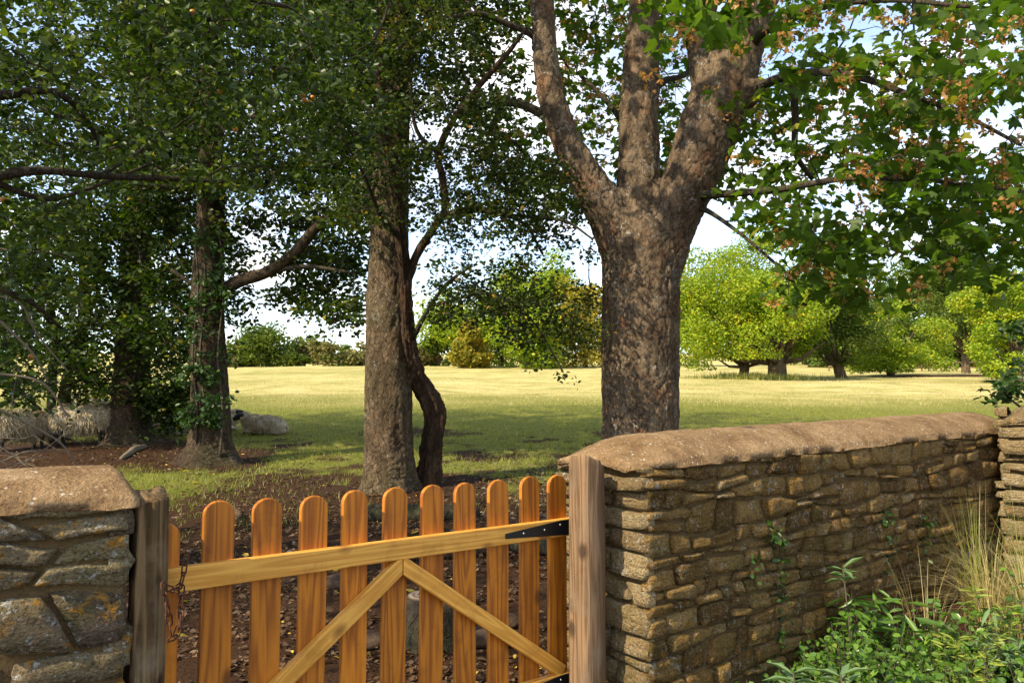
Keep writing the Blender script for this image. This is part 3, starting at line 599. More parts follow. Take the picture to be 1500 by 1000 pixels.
def boxvol(n, px, py, Yr, gap=.0, seed=0, gs=1.6):
    o = np.zeros((0, 3)); q = 0
    while len(o) < n and q < 60:
        q += 1; p = PV(rng.uniform(*px, n), rng.uniform(*py, n), rng.uniform(*Yr, n)); p = p[fbm(p*gs, 2, seed+50) > gap]; o = np.vstack([o, p])
    return o[:n]
def ellvol(n, c, r, zmin=None, gap=.0, seed=0):
    o = np.zeros((0, 3))
    for _ in range(60):
        p = rng.uniform(-1, 1, (n*2, 3)); q = np.linalg.norm(p, axis=1); p = p[(q < 1) & (q > .35*rng.random(len(q)))]*np.array(r)+np.array(c)
        if zmin is not None: p = p[p[:, 2] > zmin]
        p = p[fbm(p*.9, 2, seed+70) > gap]; o = np.vstack([o, p])
        if len(o) >= n: break
    return o[:n]
def above_frame(p): return p[p[:, 2] > EYE+(p[:, 1]+0)*(585/F_PX+.02)]
def L(*pts, n=6):
    "limb through photograph pixels: (px, py, distance, width in pixels)"
    A = np.array([[*P(a, b, y), w/2*y/F_PX] for a, b, y, w in pts]); q = catmull(A, n); return q[:, :3], np.maximum(q[:, 3], .004)
def rough_tube(pts, rad, k=28, amp=.06, seed=0, root=0., lobes=5, ridge=0., zs=.35):
    Vt, Fq = tube(pts, rad, k); n = len(pts); c = np.repeat(pts, k, 0); d = Vt[:n*k]-c; r = np.linalg.norm(d, axis=1)[:, None]
    q = Vt[:n*k]*np.array([1, 1, zs])
    s = 1+amp*(2*fbm(q*5, 3, seed)-1)+amp*.8*(2*fbm(q*16, 2, seed+9)-1)
    if ridge:
        aa = np.tile(np.arange(k)/k*6.283, n); tw = Vt[:n*k, 2]*1.6; s = s+ridge*(np.abs(np.sin(aa*2.5+tw+2.5*fbm(q*3, 2, seed+4)))-.6)+ridge*.6*(np.abs(np.sin(aa*6-tw+3*fbm(q*4, 2, seed+5)))-.6)
    if root:
        zz = Vt[:n*k, 2]-pts[0, 2]; a = np.arctan2(d[:, 1], d[:, 0]); f = np.exp(-np.clip(zz, 0, None)/.15)
        s = s+f*root*(.5+.5*np.cos(a*lobes+seed)*(.6+.4*np.cos(a*2+1.3*seed)))+np.exp(-np.clip(zz, 0, None)/.4)*root*.06
    Vt[:n*k] = c+d*s[:, None]; return Vt, Fq
def part(name, VF, mat, parent): return obj(name, qmesh(name, VF[0]-np.array(parent.location), VF[1]), mat, parent)

# ---------------------------------------------------------------- sycamore
syc = tag(empty('sycamore_tree', (1.49, 9.3, gz(1.49, 9.3))), 'huge sycamore dividing into three thick limbs behind the long rubble wall', 'tree'); sl0 = np.array(syc.location)
Z = 9.3
def worley(p, seed=0):
    i = np.floor(p).astype(np.int64); f1 = np.full(len(p), 9.); f2 = f1.copy()
    for dx in (-1, 0, 1):
        for dy in (-1, 0, 1):
            for dz in (-1, 0, 1):
                c = i+np.array([dx, dy, dz]); q_ = c+np.stack([_h(c[:, 0], c[:, 1], c[:, 2], seed+k) for k in (1, 2, 3)], 1); d = np.linalg.norm(q_-p, axis=1)
                f2 = np.minimum(f2, np.maximum(f1, d)); f1 = np.minimum(f1, d)
    return f2-f1
trunk = L((937, 760, Z, 138), (937, 690, Z, 118), (938, 600, Z, 112), (938, 500, Z, 116), (939, 420, Z, 116), (939, 355, Z, 114), (938, 315, Z, 90), n=8)
limb1 = L((922, 390, Z, 72), (893, 318, Z-.05, 66), (857, 258, Z-.1, 55), (823, 190, Z-.15, 46), (804, 120, Z-.2, 41), (797, 50, Z-.2, 39), (794, -40, Z-.2, 37), (800, -180, Z-.4, 36), (790, -380, Z-.6, 22), n=8)
limb2 = L((938, 380, Z, 90), (936, 310, Z+.05, 72), (936, 220, Z+.1, 62), (938, 120, Z+.2, 57), (944, 20, Z+.3, 48), (955, -90, Z+.5, 42), (940, -260, Z+.6, 30), (930, -430, Z+.6, 18), n=8)
limb3 = L((958, 400, Z-.05, 80), (986, 322, Z-.12, 76), (1016, 250, Z-.22, 84), (1040, 185, Z-.3, 92), (1062, 125, Z-.35, 92), (1088, 55, Z-.4, 72), (1125, -30, Z-.5, 52), (1170, -150, Z-.6, 50), (1220, -330, Z-.7, 30), n=8)
fork = L((1046, 175, Z-.35, 56), (1032, 105, Z-.3, 44), (1030, 30, Z-.3, 38), (1045, -60, Z-.3, 38), (1040, -260, Z-.2, 22), n=8)
knob = L((1065, 150, Z-.4, 56), (1092, 138, Z-.5, 46), (1112, 130, Z-.55, 34), (1120, 126, Z-.6, 18), n=5)
hole = []
VF = join([tube(*x, 20) for x in (trunk, limb1, limb2, limb3, fork, knob)])
me = remesh(VF[0], VF[1], .021); relax(me, 3)
V = vco(me); Nn = vno(me); q = V*np.array([1, 1, .4])
h = (fbm(q*4, 3, 3)-.5)*.06+(np.abs(fbm(q*11, 3, 8)-.5)-.1)*.085+(fbm(q*24, 2, 4)-.5)*.03-.012*ss(.52, .6, fbm(V*np.array([7, 7, 2.4]), 3, 14))
wq = V+(np.stack([fbm(V*5+a_, 3, 31) for a_ in (0, 40, 80)], 1)-.5)*.22; e_ = worley(wq*np.array([10.5, 10.5, 3.4]), 5); e2_ = worley(wq*np.array([21, 21, 9.]), 6)
h = h*.55-.012*(1-ss(.02, .14, e_))-.003*(1-ss(.02, .2, e2_))+(_h(np.floor(wq[:, 0]*9.5), np.floor(wq[:, 1]*9.5), np.floor(wq[:, 2]*4.6), 3)-.5)*.006
at_ = me.attributes.new('crack', 'FLOAT', 'POINT'); at_.data.foreach_set('value', np.clip((1-ss(.0, .10, e_))*.9+.22*(1-ss(0, .12, e2_)), 0, 1).astype(np.float32))
setco(me, V+Nn*h[:, None]-sl0); me.polygons.foreach_set('use_smooth', np.ones(len(me.polygons), bool))
obj('trunk', me, M['bark_syc'], syc)
B = [L((1108, 128, Z-.6, 15), (1150, 112, 8.2, 13), (1200, 106, 7.7, 12), (1262, 114, 7.2, 11), (1330, 138, 6.8, 9), (1410, 168, 6.4, 7), (1495, 212, 6.0, 5)),
     L((1000, 290, Z-.17, 24), (1030, 286, Z-.4, 14), (1080, 283, 8.3, 11), (1150, 276, 7.6, 10), (1235, 262, 7.1, 9), (1330, 262, 6.7, 7), (1430, 272, 6.3, 5), (1520, 285, 6, 4)),
     L((998, 305, Z-.14, 18), (1030, 306, Z-.35, 9), (1075, 335, 8.4, 6), (1120, 372, 7.8, 5), (1160, 408, 7.3, 4)),
     L((1160, 112, 8.1, 12), (1165, 170, 8.3, 11), (1166, 225, 8.6, 9), (1190, 262, 8.8, 7)),
     L((1072, 95, Z-.38, 34), (1105, 60, Z-.6, 18), (1130, 40, 8., 14), (1200, 10, 7.2, 13), (1300, 0, 6.4, 9), (1420, 10, 5.8, 6)),
     L((1100, 30, Z-.42, 26), (1075, -10, 8.0, 12), (1050, -30, 7, 10), (1020, -50, 5.6, 7)),
     L((822, 190, Z-.15, 24), (790, 165, Z-.1, 15), (750, 150, Z, 13), (710, 155, Z+.5, 11), (690, 170, Z+.8, 8), (760, 215, Z+1.4, 7), (800, 270, Z+1.8, 5)),
     L((798, 62, Z-.2, 22), (775, 48, Z-.25, 12), (750, 38, Z-.4, 10), (700, 20, Z-.6, 8), (640, 30, Z-.9, 5)),
     L((936, 215, Z+.1, 20), (912, 180, Z+.5, 10), (890, 150, Z+.9, 8), (850, 110, Z+1.2, 6)), L((940, 140, Z+.2, 22), (975, 118, Z+.5, 10), (1010, 100, Z+.9, 7), (1000, 20, Z+1.4, 5))]
limbs = [x[0] for x in (limb1, limb2, limb3, fork)]+[b[0] for b in B]
cl = np.vstack([boxvol(80, (1130, 1560), (-40, 120), (5.6, 9.5), .43, 1), boxvol(88, (1260, 1560), (110, 300), (5.8, 9.5), .44, 2), boxvol(30, (1070, 1215), (110, 290), (7.5, 10.5), .42, 3),
                boxvol(98, (1150, 1560), (255, 395), (6.0, 9.5), .45, 4), boxvol(12, (1080, 1200), (255, 330), (7, 9), .4, 17), boxvol(8, (1150, 1250), (340, 400), (6.4, 8), .36, 5), boxvol(12, (1140, 1300), (390, 440), (6.6, 8.0), .42, 6), boxvol(10, (1340, 1560), (380, 405), (6.5, 8), .42, 16),
                boxvol(16, (940, 1140), (-60, 40), (4.6, 6.0), .3, 7), boxvol(190, (800, 1020), (-30, 300), (9.9, 13.5), .40, 8), boxvol(80, (690, 840), (-30, 320), (9.8, 13), .42, 9), boxvol(45, (1060, 1300), (100, 270), (9, 11.5), .42, 18)])
up = above_frame(np.vstack([ellvol(260, (2.0, 9.0, 9.3), (5.6, 4.8, 4.2), 5.2, .40, 10)]))
VF = grow(limbs, np.vstack([cl, up]), .004, .005, .10, .07)
part('twigs', VF, M['bark_dark'], syc)['kind'] = 'stuff'
for b in B: part('branch', tube(*b, 8), M['bark_dark'], syc)
C = spray(cl, 15, .34)
near = np.argsort(C[:, 1])[:300]; far_ = np.setdiff1d(np.arange(len(C)), near)
leaves('foliage', C[far_], .108, MAPLE, M['leaf_syc'], syc, .65, .6, loc=sl0)
leaves('upper_foliage', spray(up, 15, .6), .19, MAPLE, M['leaf_syc'], syc, .65, .6, loc=sl0)
lm = []
for b in (.12, .25, .4, .05):
    tv, tf = maple(b); mm = npmesh('leaf', tv*np.array([1, 1, 1]), tf, False, {'rnd': np.full(len(tv), .25+b)}); mm.materials.append(M['leaf_syc']); lm.append(mm)
T, N = orient(300, .65, .6)
for k, ci in enumerate(near):
    t, n_ = Vector(T[k]), Vector(N[k]); s = t.cross(n_); o = obj('leaf', lm[k % 4], None, syc, C[ci]-sl0); o.rotation_euler = Matrix((s, t, n_)).transposed().to_euler(); z_ = rng.uniform(.075, .125); o.scale = (z_, z_, z_)
sc_ = cl[rng.random(len(cl)) < .12+.6*ss(.16, .42, (cl[:, 2]-EYE)/cl[:, 1])]; leaves('samara', spray(np.repeat(sc_, 2, 0)+rng.normal(0, .16, (len(sc_)*2, 3)), 20, .12), .048, SAM, M['samara'], syc, 1.2, .1, loc=sl0)

# ---------------------------------------------------------------- the other near trees
def tree(name, label, base, trunks, branches, cl, up, leaf, lmat, bark, per=40, rad=.34, root=.9, k=28, amp=.06, seed=1, tmpl=OVAL, upscale=1.7, upper=19, twigmat='twig', droop=.6, tip=.0035, flat=.5):
    b = np.array([base[0], base[1], gz(*base)]); t = tag(empty(name, b), label, 'tree')
    vf = [rough_tube(*trunks[0], k, amp, seed, root, ridge=.34 if bark == 'bark_red' else .03)]+[rough_tube(*x, max(10, k//2), amp, seed+i+1) for i, x in enumerate(trunks[1:])]
    VF_ = join(vf); wq_ = VF_[0]+(np.stack([fbm(VF_[0]*6+a_, 3, 31) for a_ in (0, 40, 80)], 1)-.5)*.16; e_ = worley(wq_*np.array([15, 15, 6.5]), seed)
    cen_ = np.zeros_like(VF_[0]); nn_ = unit(np.stack([VF_[0][:, 0]-np.interp(VF_[0][:, 2], trunks[0][0][:, 2], trunks[0][0][:, 0]), VF_[0][:, 1]-np.interp(VF_[0][:, 2], trunks[0][0][:, 2], trunks[0][0][:, 1]), 0*VF_[0][:, 0]], 1))
    big = len(vf[0][0]); disp_ = np.where(np.arange(len(VF_[0])) < big, -.013*(1-ss(.02, .2, e_)), 0); V_ = VF_[0]+nn_*disp_[:, None]
    obj('trunk', qmesh('trunk', V_-b, VF_[1], attrs={'crack': np.clip(1-ss(0, .12, e_), 0, 1)*.85}), M[bark], t)
    limbs = [x[0][len(x[0])//4:] for x in trunks]+[x[0] for x in branches]
    allc = cl if up is None else np.vstack([cl, up])
    part('twigs', grow(limbs, allc, tip, .0045, .11, .06), M[twigmat], t)['kind'] = 'stuff'
    for x in branches: part('branch', rough_tube(*x, 10, .12, seed+3), M['bark_dark'] if x[1].max() < .1 else M[bark], t)
    leaves('foliage', spray(cl, per, rad), leaf, tmpl, M[lmat], t, droop, flat, loc=b)
    if up is not None and len(up): leaves('upper_foliage', spray(up, upper, rad*1.7), leaf*upscale, tmpl, M[lmat], t, droop, flat, loc=b)
    return t
# straight pale tree
t2 = [L((570, 735, 10.1, 80), (570, 705, 10.1, 75), (570, 660, 10.1, 70), (569, 600, 10.1, 69), (568, 500, 10.1, 65), (569, 400, 10.1, 60), (571, 300, 10.1, 55), (576, 180, 10.1, 50), (586, 60, 10.1, 44), (592, -60, 10.1, 38), (598, -260, 10.1, 24), (600, -420, 10.1, 12), n=24)]
b2 = [L((575, 200, 10.1, 12), (540, 130, 9.6, 9), (500, 60, 9.2, 6)), L((590, 90, 10.1, 14), (640, 40, 10.5, 10), (690, -10, 10.8, 6)), L((572, 300, 10.1, 12), (530, 290, 10.6, 9), (490, 330, 11, 5)),
      L((590, 0, 10.1, 16), (540, -120, 9.4, 10), (480, -200, 8.8, 6)), L((594, -60, 10.1, 16), (680, -190, 10.5, 10), (740, -260, 10.8, 6))]
tree('maple_tree', 'straight pale-barked tree rising just behind the middle of the gate', (-1.56, 10.1), t2, b2,
     np.vstack([boxvol(190, (430, 700), (-30, 170), (8.6, 12), .42, 21), boxvol(90, (440, 620), (140, 330), (9.4, 12.4), .44, 22), boxvol(50, (640, 770), (-30, 120), (9, 11.5), .44, 23)]),
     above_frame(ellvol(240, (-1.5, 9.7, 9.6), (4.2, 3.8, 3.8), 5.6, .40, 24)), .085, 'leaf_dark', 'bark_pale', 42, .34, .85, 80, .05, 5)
# crooked rotten-stemmed hawthorn
t3 = [L((624, 722, 10.4, 36), (627, 700, 10.4, 31), (632, 660, 10.4, 31), (637, 615, 10.35, 32), (629, 585, 10.3, 31), (612, 555, 10.2, 25), (602, 520, 10.0, 20), (597, 470, 9.8, 18), (594, 410, 9.6, 17), (588, 350, 9.4, 16), (578, 285, 9.2, 14), (566, 220, 9, 15), (558, 150, 8.8, 12), (556, 60, 8.6, 10), (554, -60, 8.4, 7), n=16),
      L((597, 410, 9.6, 14), (612, 370, 9.5, 13), (638, 330, 9.3, 12), (652, 308, 9.2, 11), (648, 260, 9.1, 12), (642, 225, 9.0, 11), (662, 180, 8.9, 10), (700, 128, 8.7, 9), (742, 80, 8.5, 7), (772, 40, 8.4, 5), n=6)]
b3 = [L((648, 316, 9.2, 11), (690, 308, 9.0, 9), (735, 314, 8.8, 7), (770, 330, 8.6, 5), (795, 372, 8.5, 4)), L((735, 314, 8.8, 6), (780, 318, 8.5, 5), (830, 325, 8.3, 4), (868, 350, 8.2, 3)),
      L((605, 495, 9.9, 8), (626, 455, 9.6, 7), (655, 415, 9.2, 5), (690, 390, 8.9, 4)), L((588, 350, 9.4, 9), (560, 320, 8.9, 7), (530, 250, 8.3, 5), (500, 200, 7.8, 4)), L((642, 225, 9, 8), (610, 190, 8.8, 6), (600, 120, 8.6, 4)),
      L((630, 448, 9.55, 5), (720, 430, 8.9, 4), (780, 470, 8.6, 3.5), (825, 545, 8.4, 2.5))]
cl3 = np.vstack([boxvol(95, (640, 870), (325, 465), (8.0, 9.8), .42, 31), boxvol(26, (735, 865), (455, 500), (8.1, 8.9), .40, 32), boxvol(14, (640, 735), (400, 470), (8.6, 9.8), .40, 38), boxvol(120, (500, 760), (130, 330), (7.8, 10), .44, 33), boxvol(60, (720, 850), (225, 335), (8, 10), .43, 34), boxvol(45, (600, 740), (200, 330), (8.2, 10.2), .42, 39), boxvol(90, (480, 700), (-20, 150), (7.6, 9.4), .42, 35)])
cl3 = np.vstack([cl3, [P(822, 542, 8.4), P(805, 520, 8.45), P(790, 500, 8.5)]])
tree('hawthorn_tree', 'small crooked tree with a rotten reddish stem leaning beside the straight pale trunk', (-1.12, 10.4), t3, b3, cl3, None, .056, 'leaf_fine', 'bark_red', 44, .27, .9, 48, .26, 9, twigmat='bark_dark')
# left hand maple with the rising bough
t4 = [L((306, 700, 12.7, 96), (307, 676, 12.7, 80), (308, 658, 12.7, 66), (308, 640, 12.7, 58), (307, 580, 12.7, 54), (305, 500, 12.7, 49), (304, 420, 12.7, 46), (308, 330, 12.7, 41), (310, 240, 12.7, 37), (308, 140, 12.7, 32), (312, 20, 12.7, 28), (318, -120, 12.7, 20), (322, -300, 12.7, 10), n=22)]
b4 = [L((318, 436, 12.7, 22), (345, 414, 12.5, 20), (392, 398, 12.3, 18), (430, 372, 12.1, 17), (470, 326, 12, 15), (505, 308, 11.9, 12), (545, 300, 11.8, 9)), L((395, 397, 12.3, 8), (450, 390, 12, 6), (520, 400, 11.7, 4)),
      L((306, 430, 12.7, 9), (280, 415, 12.6, 7), (250, 395, 12.5, 5)), L((308, 280, 12.7, 13), (260, 275, 12.2, 9), (200, 270, 11.8, 6)), L((310, 200, 12.7, 14), (370, 140, 12.2, 10), (440, 90, 12, 6)), L((308, 180, 12.7, 12), (240, 120, 12, 8), (180, 90, 11.6, 5)),
      L((312, -40, 12.7, 16), (380, -150, 12, 10), (450, -220, 11.6, 6)), L((312, -40, 12.7, 16), (240, -150, 13.2, 10), (190, -220, 13.6, 6))]
tree('maple_tree', 'tree with one bough rising right and ivy on its trunk beside the lying sheep', (-4.79, 12.7), t4, b4,
     np.vstack([boxvol(520, (170, 545), (-30, 270), (10.8, 15.5), .38, 41), boxvol(170, (200, 545), (230, 400), (12.5, 15.5), .43, 42), boxvol(58, (410, 545), (345, 465), (12.2, 14), .44, 43), boxvol(60, (190, 300), (380, 520), (12.6, 15), .42, 44), boxvol(12, (470, 545), (440, 490), (11.5, 13), .40, 45), boxvol(9, (320, 400), (420, 470), (12.4, 14.5), .45, 46)]),
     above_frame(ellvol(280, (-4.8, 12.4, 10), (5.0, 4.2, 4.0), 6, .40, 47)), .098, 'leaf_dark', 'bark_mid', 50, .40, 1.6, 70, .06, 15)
# broad-rooted tree further left
t5 = [L((190, 668, 15.2, 86), (190, 650, 15.2, 72), (190, 620, 15.2, 58), (192, 560, 15.2, 50), (196, 460, 15.2, 46), (200, 340, 15.2, 41), (204, 220, 15.2, 34), (205, 80, 15.2, 28), (206, -80, 15.2, 18), (206, -220, 15.2, 8), n=18)]
b5 = [L((196, 440, 15.2, 14), (150, 400, 14.8, 10), (90, 360, 14.4, 6)), L((200, 330, 15.2, 16), (240, 300, 14.6, 11), (280, 290, 14, 7)), L((203, 240, 15.2, 15), (140, 190, 14.6, 10), (60, 160, 14, 6)), L((205, 120, 15.2, 14), (260, 60, 15, 9), (320, 20, 14.8, 5))]
tree('maple_tree', 'dark leafy tree with spreading roots standing among the resting flock', (-7.3, 15.2), t5, b5,
     np.vstack([boxvol(480, (-60, 300), (-30, 330), (13, 18), .36, 51), boxvol(330, (-60, 265), (310, 530), (13.2, 17.5), .38, 52), boxvol(50, (110, 290), (500, 590), (14, 16.5), .42, 53), boxvol(40, (210, 290), (560, 620), (14.6, 15.6), .40, 54)]),
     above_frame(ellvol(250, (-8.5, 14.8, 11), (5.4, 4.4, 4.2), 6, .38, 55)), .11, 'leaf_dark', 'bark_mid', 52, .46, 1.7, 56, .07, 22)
# pair of thin dark stems
for k, (px, w, lab) in enumerate(((72, 14, 'slim dark twisted stem left of the shaggy standing sheep'), (92, 20, 'thicker dark leaning stem close behind the shaggy standing sheep'))):
    t6 = [L((px-4, 655, 15.4+.4*k, w*1.4), (px, 630, 15.4+.4*k, w), (px+4, 570, 15.3, w*.9), (px+22*k+6, 480, 15., w*.8), (px-10+40*k, 380, 14.8, w*.6), (px-20+60*k, 280, 14.5, w*.4), n=7)]
    p0 = t6[0][0][0]
    tree('elder_tree', lab, (p0[0], p0[1]), t6, [L((px+22*k+6, 480, 15, 6), (px-40, 420, 14.6, 4), (px-80, 380, 14.2, 3))], boxvol(70, (-60, 160), (330, 580), (13.6, 16), .42, 61+k), None, .09, 'leaf_dark', 'bark_dark', 36, .36, .4, 16, .1, 30+k)
# crab apple that overhangs from the left of the wall
t7 = [L((-330, 800, 5.2, 120), (-310, 640, 5.2, 90), (-290, 480, 5.2, 76), (-270, 330, 5.2, 62), (-240, 180, 5.2, 48), (-200, 20, 5.2, 34), (-160, -180, 5.0, 18), n=7), L((-285, 470, 5.2, 50), (-220, 380, 5.1, 40), (-120, 300, 5.0, 26), (-20, 262, 4.9, 18), (60, 250, 5, 13), (150, 258, 5.3, 10), (260, 262, 5.6, 8), (350, 268, 5.8, 5))]
b7 = [L((-250, 230, 5.2, 30), (-120, 150, 5.0, 20), (0, 140, 4.9, 14), (80, 135, 5, 11), (130, 180, 5.3, 8), (150, 240, 5.6, 5)), L((-230, 120, 5.2, 28), (-60, 0, 4.8, 18), (100, -30, 4.6, 12), (260, -20, 4.6, 9), (420, 10, 4.7, 6)),
      L((-20, 262, 4.9, 10), (60, 290, 5.2, 8), (120, 280, 5.6, 6), (220, 240, 6, 4)), L((-160, 330, 5.1, 20), (-60, 400, 5, 11), (40, 440, 5.2, 7), (90, 480, 5.6, 4)), L((-200, 20, 5.2, 24), (-40, -140, 4.4, 15), (160, -160, 4.2, 10), (380, -130, 4.3, 6)),
      L((150, 255, 5.3, 6), (200, 225, 5.6, 5), (280, 170, 6, 3)), L((-270, 420, 5.2, 24), (-150, 480, 5.6, 12), (-40, 520, 6, 8), (60, 600, 6.4, 4))]
upc = np.vstack([above_frame(ellvol(120, (-3.0, 4.4, 4.6), (3.2, 2.6, 1.5), 2.8, .3, 76)), ellvol(120, (-4.4, 3.4, 3.9), (2.4, 2.6, 1.6), 2.2, .3, 77)])
upc = upc[(upc[:, 0] < -.66*np.abs(upc[:, 1])-.25) | (upc[:, 2] > EYE+upc[:, 1]*.53+.1)]
crab = tree('crab_apple_tree', 'crab apple with small orange fruit overhanging behind the lichened wall', tuple(t7[0][0][0][:2]), t7, b7,
     np.vstack([boxvol(120, (-60, 480), (-40, 130), (4.2, 6.0), .40, 71), boxvol(60, (360, 560), (0, 260), (5.2, 7), .45, 75), boxvol(85, (-60, 400), (110, 300), (4.8, 7), .44, 72), boxvol(70, (-80, 130), (290, 480), (4.9, 6.8), .41, 73), boxvol(34, (-80, 60), (460, 600), (5.2, 6.8), .42, 74)]),
     upc, .062, 'leaf_crab', 'bark_dark', 26, .22, .3, 20, .1, 41, upscale=1.35, upper=34, twigmat='bark_dark', flat=.45)
V, Fq = ellipsoid((0, 0, 0), (.020, .020, .018), 8, 10); am = qmesh('crab_apple', V, Fq); cb = np.array(crab.location)
for px, py, Yd in ((446, 147, 5.6), (452, 150, 5.65), (443, 139, 5.55), (458, 143, 5.7), (282, 18, 5), (322, 134, 5.4), (345, 190, 5.6), (5, 292, 5), (45, 522, 6)):
    obj('fruit', am, M['apple'], crab, P(px, py, Yd)-cb)
# bare dead twigs at the left edge
dead = tag(empty('dead_brush', P(20, 690, 5.6)), 'tangle of bare grey dead twigs behind the lichened wall', 'dead twigs'); db = np.array(dead.location); vf = []
for k in range(60):
    a = P(rng.uniform(-90, 40), rng.uniform(640, 720), rng.uniform(4.6, 6.6)); d = np.array([rng.uniform(-.3, .9), rng.uniform(-.5, .3), rng.uniform(-.1, .9)]); ln = rng.uniform(.25, .75)
    p = [a]; 
    for q_ in range(6): d = d/np.linalg.norm(d)+rng.normal(0, .22, 3)+np.array([0, 0, -.12]); p.append(p[-1]+d/np.linalg.norm(d)*ln/6)
    p = np.array(p); vf.append(tube(p, np.linspace(.0042, .0014, 7)*rng.uniform(.6, 1.3), 4, cap=False))
for pts in (((-20, 430), (30, 445), (55, 490), (100, 545)), ((-20, 360), (40, 372), (62, 361)), ((-20, 590), (40, 620), (90, 650), (118, 690)), ((-20, 545), (60, 560), (100, 610)), ((0, 470), (50, 520), (70, 560))):
    a = L(*[(x, y, 5.+.15*i_, 4.2-.7*i_) for i_, (x, y) in enumerate(pts)]); vf.append(tube(*a, 5, cap=False))
obj('twigs', qmesh('twigs', *(lambda q: (q[0]-db, q[1]))(join(vf))), M['twig_pale'], dead)['kind'] = 'stuff'
# ivy on the bough tree's trunk
iv = tag(empty('ivy', (-4.79, 12.4, gz(-4.79, 12.4))), 'dark ivy climbing the trunk of the tree with the rising bough', 'ivy'); ib = np.array(iv.location); vf = []
for px in (285, 296, 322): vf.append(tube(*L((px, 668, 12.38, 3), (px+4, 600, 12.40, 3), (px-3, 520, 12.42, 3), (px+5, 430, 12.45, 2), (px, 340, 12.5, 2)), 5))
obj('stem', qmesh('stem', *(lambda q: (q[0]-ib, q[1]))(join(vf))), M['twig'], iv)
ic = np.vstack([boxvol(34, (270, 318), (530, 625), (12.2, 12.5), .3, 81), boxvol(26, (280, 335), (390, 530), (12.25, 12.5), .35, 82), boxvol(20, (285, 330), (250, 390), (12.25, 12.5), .35, 83), boxvol(1, (332, 338), (575, 585), (12.3, 12.6), .2, 84)])
leaves('foliage', spray(ic, 26, .17, .9), .085, OVAL, M['leaf_ivy'], iv, .9, .25, loc=ib)
# evergreen spray over the far end of the wall
hb = P(1535, 640, 6.2); sh = tag(empty('holly_shrub', (hb[0], hb[1], gz(hb[0], hb[1]))), 'dark evergreen shrub leaning over the far end of the long wall', 'shrub'); shb = np.array(sh.location)
shc = np.vstack([boxvol(34, (1468, 1600), (455, 570), (5.9, 6.8), .36, 91), boxvol(8, (1455, 1490), (560, 588), (5.9, 6.2), .2, 92)])
st = L((1560, 690, 6.4, 10), (1545, 640, 6.4, 9), (1535, 560, 6.3, 6), (1520, 490, 6.2, 4)); st2 = L((1540, 640, 6.35, 5), (1500, 600, 6.2, 4), (1462, 572, 6.1, 2))
part('stem', join([grow([st[0], st2[0]], shc, .003, .004), tube(*st, 8), tube(*st2, 6), tube(np.array([[st[0][0][0], st[0][0][1], shb[2]-.05], st[0][0]]), [.03, .026], 8)]), M['twig'], sh)
leaves('foliage', spray(shc, 24, .14), .062, OVAL, M['leaf_ivy'], sh, .4, .4, loc=shb)

# ---------------------------------------------------------------- trees beyond
def farground(px, Y): x = (px-750)/F_PX*Y; return np.array([x, Y, gz(x, Y)])
def fartree(name, label, px, Y, wpx, top, mat, leaf, n, seed, low=.12, trunk=.5, group=None, lean=0., lobes=9, cat='tree', bark='bark_pale', sky=.0, cx=None):
    b = farground(px, Y); topz = P(px, top, Y)[2]; H = topz-b[2]; Wd = wpx/F_PX*Y/2; r = np.random.default_rng(seed)
    ox = 0 if cx is None else (cx-px)/F_PX*Y
    t = tag(empty(name, b), label, cat, group)
    tp = np.array([[0, 0, -.3], [0, 0, 0], [lean*.3, 0, H*.12], [lean*.7+ox*.3, 0, H*.3], [lean+ox*.6, 0, H*.6], [lean+ox, 0, H*.85]]); tr = trunk*np.array([1.25, 1.1, .95, .6, .3, .1])
    p4 = catmull(np.hstack([tp, tr[:, None]]), 5); vf = [rough_tube(p4[:, :3], np.maximum(p4[:, 3], .02), 14, .14, seed, .5)]
    cen = []
    for k in range(lobes):
        a = k/lobes*6.28+r.uniform(-.3, .3); q = r.uniform(.35, .75); zz = low+.12+(.66-low)*((k*.618+r.uniform(0, .2)) % 1); cen.append((ox+Wd*q*math.cos(a), Wd*.85*q*math.sin(a), H*zz, Wd*r.uniform(.30, .46)*(1.15-.35*zz)))
    cen += [(ox, 0, H*.72, Wd*.46), (ox+Wd*.15, -Wd*.2, H*.55, Wd*.5), (ox-Wd*.25, Wd*.1, H*.60, Wd*.46)]
    for c in cen[:lobes]:
        s0 = p4[10, :3]; vf.append(tube(np.array([s0, s0*.5+np.array(c[:3])*.5+[0, 0, -.05*H], c[:3]]), [trunk*.42, trunk*.26, trunk*.08], 6))
    part('trunk', (join(vf)[0]+b, join(vf)[1]), M[bark], t)
    cen = np.array(cen); nc = max(18, lobes*4); w = cen[:, 3]**2; idx = r.choice(len(cen), nc, p=w/w.sum()); d = r.normal(0, 1, (nc, 3)); d /= np.linalg.norm(d, axis=1)[:, None]
    sub_c = cen[idx, :3]+d*cen[idx, 3][:, None]*r.uniform(.55, 1.05, nc)[:, None]; sub_r = Wd*r.uniform(.13, .27, nc)*(1.5 if Y > 90 else 1)          # leafy clumps on the boughs
    w = sub_r**2; idx = r.choice(nc, n, p=w/w.sum()); d = r.normal(0, 1, (n, 3)); d /= np.linalg.norm(d, axis=1)[:, None]
    C = sub_c[idx]+d*(sub_r[idx]*r.random(n)**.4)[:, None]*np.array([1.15, 1.15, .8])
    C[:, 2] = low*H+(C[:, 2]-np.quantile(C[:, 2], .01))*(1-low)*H/(np.quantile(C[:, 2], .995)-np.quantile(C[:, 2], .01)); C[:, 0] = ox+(C[:, 0]-ox)*Wd/np.quantile(np.abs(C[:, 0]-ox), .985)
    C = C[(C[:, 2] > H*low) & (fbm(C*1.1/max(1, Y/60)+seed, 2, seed % 30) > sky)]
    cr = leaves('crown', C+b, leaf, OVAL, M[mat], t, .7, .4, loc=b); return t
